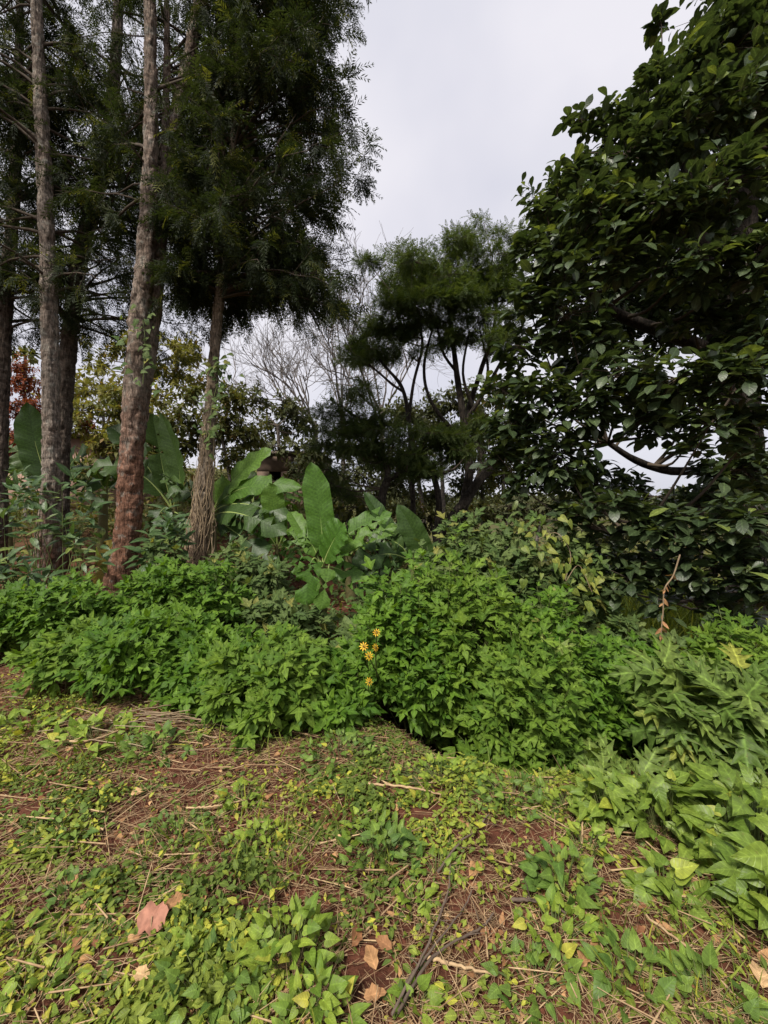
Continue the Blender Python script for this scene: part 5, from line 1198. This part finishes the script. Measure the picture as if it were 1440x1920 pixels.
def build_dead_leaves():
    # the large lobed pink-brown leaf
    b = gpt(285, 1742); n = 26; th = np.arange(n) / n * 6.283
    g = Geo(); r = .046 * (1 + .13 * np.sign(np.sin(th * 6.5)) * np.abs(np.sin(th * 6.5)) ** .6) * (1 + .12 * np.cos(th * 2))
    V = [(0, 0, .008)]; L = [(0, 0, 0)]
    for f in (.5, 1.0):
        for i in range(n): V.append((r[i] * f * math.cos(th[i]), r[i] * f * math.sin(th[i]) * 1.1, .008 + .012 * f * f * math.sin(th[i] * 3))); L.append((f, abs(math.sin(th[i] - 1.2)) + .05, 0))
    T = [(0, 1 + i, 1 + (i + 1) % n) for i in range(n)]; Q = [(1 + i, 1 + n + i, 1 + n + (i + 1) % n, 1 + (i + 1) % n) for i in range(n)]
    V = np.array(V); c, s = math.cos(.5), math.sin(.5); tilt = R(28)
    V[:, 2] += V[:, 1] * math.tan(tilt) * .9; V += b + np.array((0, 0, .035)); g.add(V, T, Q, L)
    t = thing('dead_leaf', 'large pink-brown lobed dead leaf lying on the weeds at lower left', 'leaf', b, 'dead leaves on the ground')
    put('blade', g, M['deadbig'], t); g = Geo(); tube(g, spline(np.array([b + (.0, .0, .05), b + (.02, -.05, .012), b + (.03, -.08, .008)]), 8), .0018, 5); put('stalk', g, M['straw'], t)
    S = [('curled tan dead leaf touching the large pink-brown leaf', 310, 1715, .08, .4), ('tan dead leaf just above the bare red soil', 660, 1790, .07, 1.2), ('tan torn dead leaf on the right rim of the bare soil', 705, 1835, .075, 2.0), ('tan dead leaf below the bare red soil', 682, 1888, .06, .2),
         ('pale dead leaf under the sticks', 735, 1795, .06, 2.6), ('orange-brown dead leaf at the lower right edge', 1430, 1870, .08, 1.0), ('brown dead leaf in the straw right of the sticks', 880, 1655, .08, .7), ('orange dead leaf among the weeds left of centre', 385, 1700, .07, 2.2),
         ('brown dead leaf by the yellow weeds upper left', 185, 1490, .07, 1.6), ('orange dead leaf below the left bank weeds', 245, 1500, .06, .5), ('brown dead leaf at the bottom left of centre', 280, 1850, .06, 2.9), ('dull dead leaf near the right weeds', 1090, 1830, .06, .9)]
    for lab, u, v, s, a in S:
        b = gpt(u, v); o = Geo(); k = RS.randint(3)
        t = thing('dead_leaf', lab, 'leaf', b, 'dead leaves on the ground')
        scatter(o, [strip_leaf(lambda t_: (.26 + .05 * math.sin(t_ * 17)) * math.sin(math.pi * min(1, t_) ** .8) if 0 < t_ < 1 else 0, 7, .5, .25, .05)], [b + (0, 0, .03)], [(math.cos(a), math.sin(a), .15)], [(RS.normal() * .3, -.4, 1)], np.array([s * 1.25])); put('blade', o, M['deadleaf'], t)
build_dead_leaves()

def build_sticks():
    S = [('long dark stick crossing the foreground up to the right', [(735, 1920), (800, 1800), (838, 1690), (845, 1640)], .005), ('second dark stick crossing it near the bottom', [(745, 1915), (815, 1815), (900, 1755), (925, 1735)], .0055),
         ('dark branch tip rising right from the crossing sticks', [(820, 1648), (860, 1600), (895, 1565), (915, 1545)], .0055), ('thin dark twig leaning on the crossing sticks', [(760, 1860), (820, 1790), (870, 1715), (885, 1690)], .0042),
         ('pale peeled stalk lying right of the crossing sticks', [(800, 1810), (860, 1835), (930, 1845)], .006), ('pale stalk lying on straw behind the central weeds', [(690, 1480), (760, 1490), (830, 1500)], .007), ('pale bent stalk by the edge of the creeper', [(1090, 1595), (1092, 1560), (1094, 1530)], .006),
         ('long pale stalk lying below the creeper mound', [(1210, 1730), (1300, 1810), (1385, 1890)], .005), ('pale stalk on the weeds left of centre', [(350, 1525), (400, 1528), (460, 1510)], .005), ('pale stick lying on the left bank weeds', [(90, 1398), (170, 1400), (240, 1370)], .008),
         ('dark broken branch in the weeds right of centre', [(960, 1700), (1010, 1712), (1060, 1725)], .007)]
    for i, (lab, pts, r) in enumerate(S):
        c = np.array([gpt(u, v) + (0, 0, .03 + .015 * (k % 2)) for k, (u, v) in enumerate(pts)])
        t = thing('stick', lab, 'stick', c[0] - (0, 0, .03), 'sticks on the ground')
        s = spline(c, 26); s[:, 2] = np.maximum(s[:, 2], ground_z(s[:, 0], s[:, 1]) + r * .8); s += RS.normal(size=s.shape) * .0015
        g = Geo(); tube(g, s, np.linspace(r, r * .6, 26), 7, .35, 20, i); put('shaft', g, M['straw'] if lab.split()[0] == 'pale' or 'pale' in lab.split()[:2] else M['stick'], t, True)
        for k in range(2):
            j = RS.randint(6, 22); g = Geo(); tube(g, limb_curve(s[j], unit(RS.normal(size=3) * (1, 1, .3) + (0, 0, .3)), RS.uniform(.05, .11), (0, 0, -.01), 5), np.linspace(r * .4, r * .15, 5), 4); put('twig', g, M['stick'] if 'dark' in lab else M['straw'], t)
    # brush pile of grey dry stems on the bank under the hedge
    b = gpt(330, 1355); t = thing('brush_pile', 'heap of grey dry stems on the bank under the hedge', 'brush', b)
    for k in range(60):
        a = RS.uniform(-1.2, 1.2); l = RS.uniform(.12, .55); c0 = b + (RS.normal() * .4, RS.normal() * .14, 0); c0[2] = gz(c0[0], c0[1]) + RS.uniform(.01, .12)
        d = np.array((math.cos(a), math.sin(a) * .5, RS.normal() * .12)); g = Geo(); tube(g, limb_curve(c0 - d * l / 2, d, l, (0, 0, -.03), 6), RS.uniform(.002, .005), 4); put('stem', g, M['drybark'], t)
build_sticks()
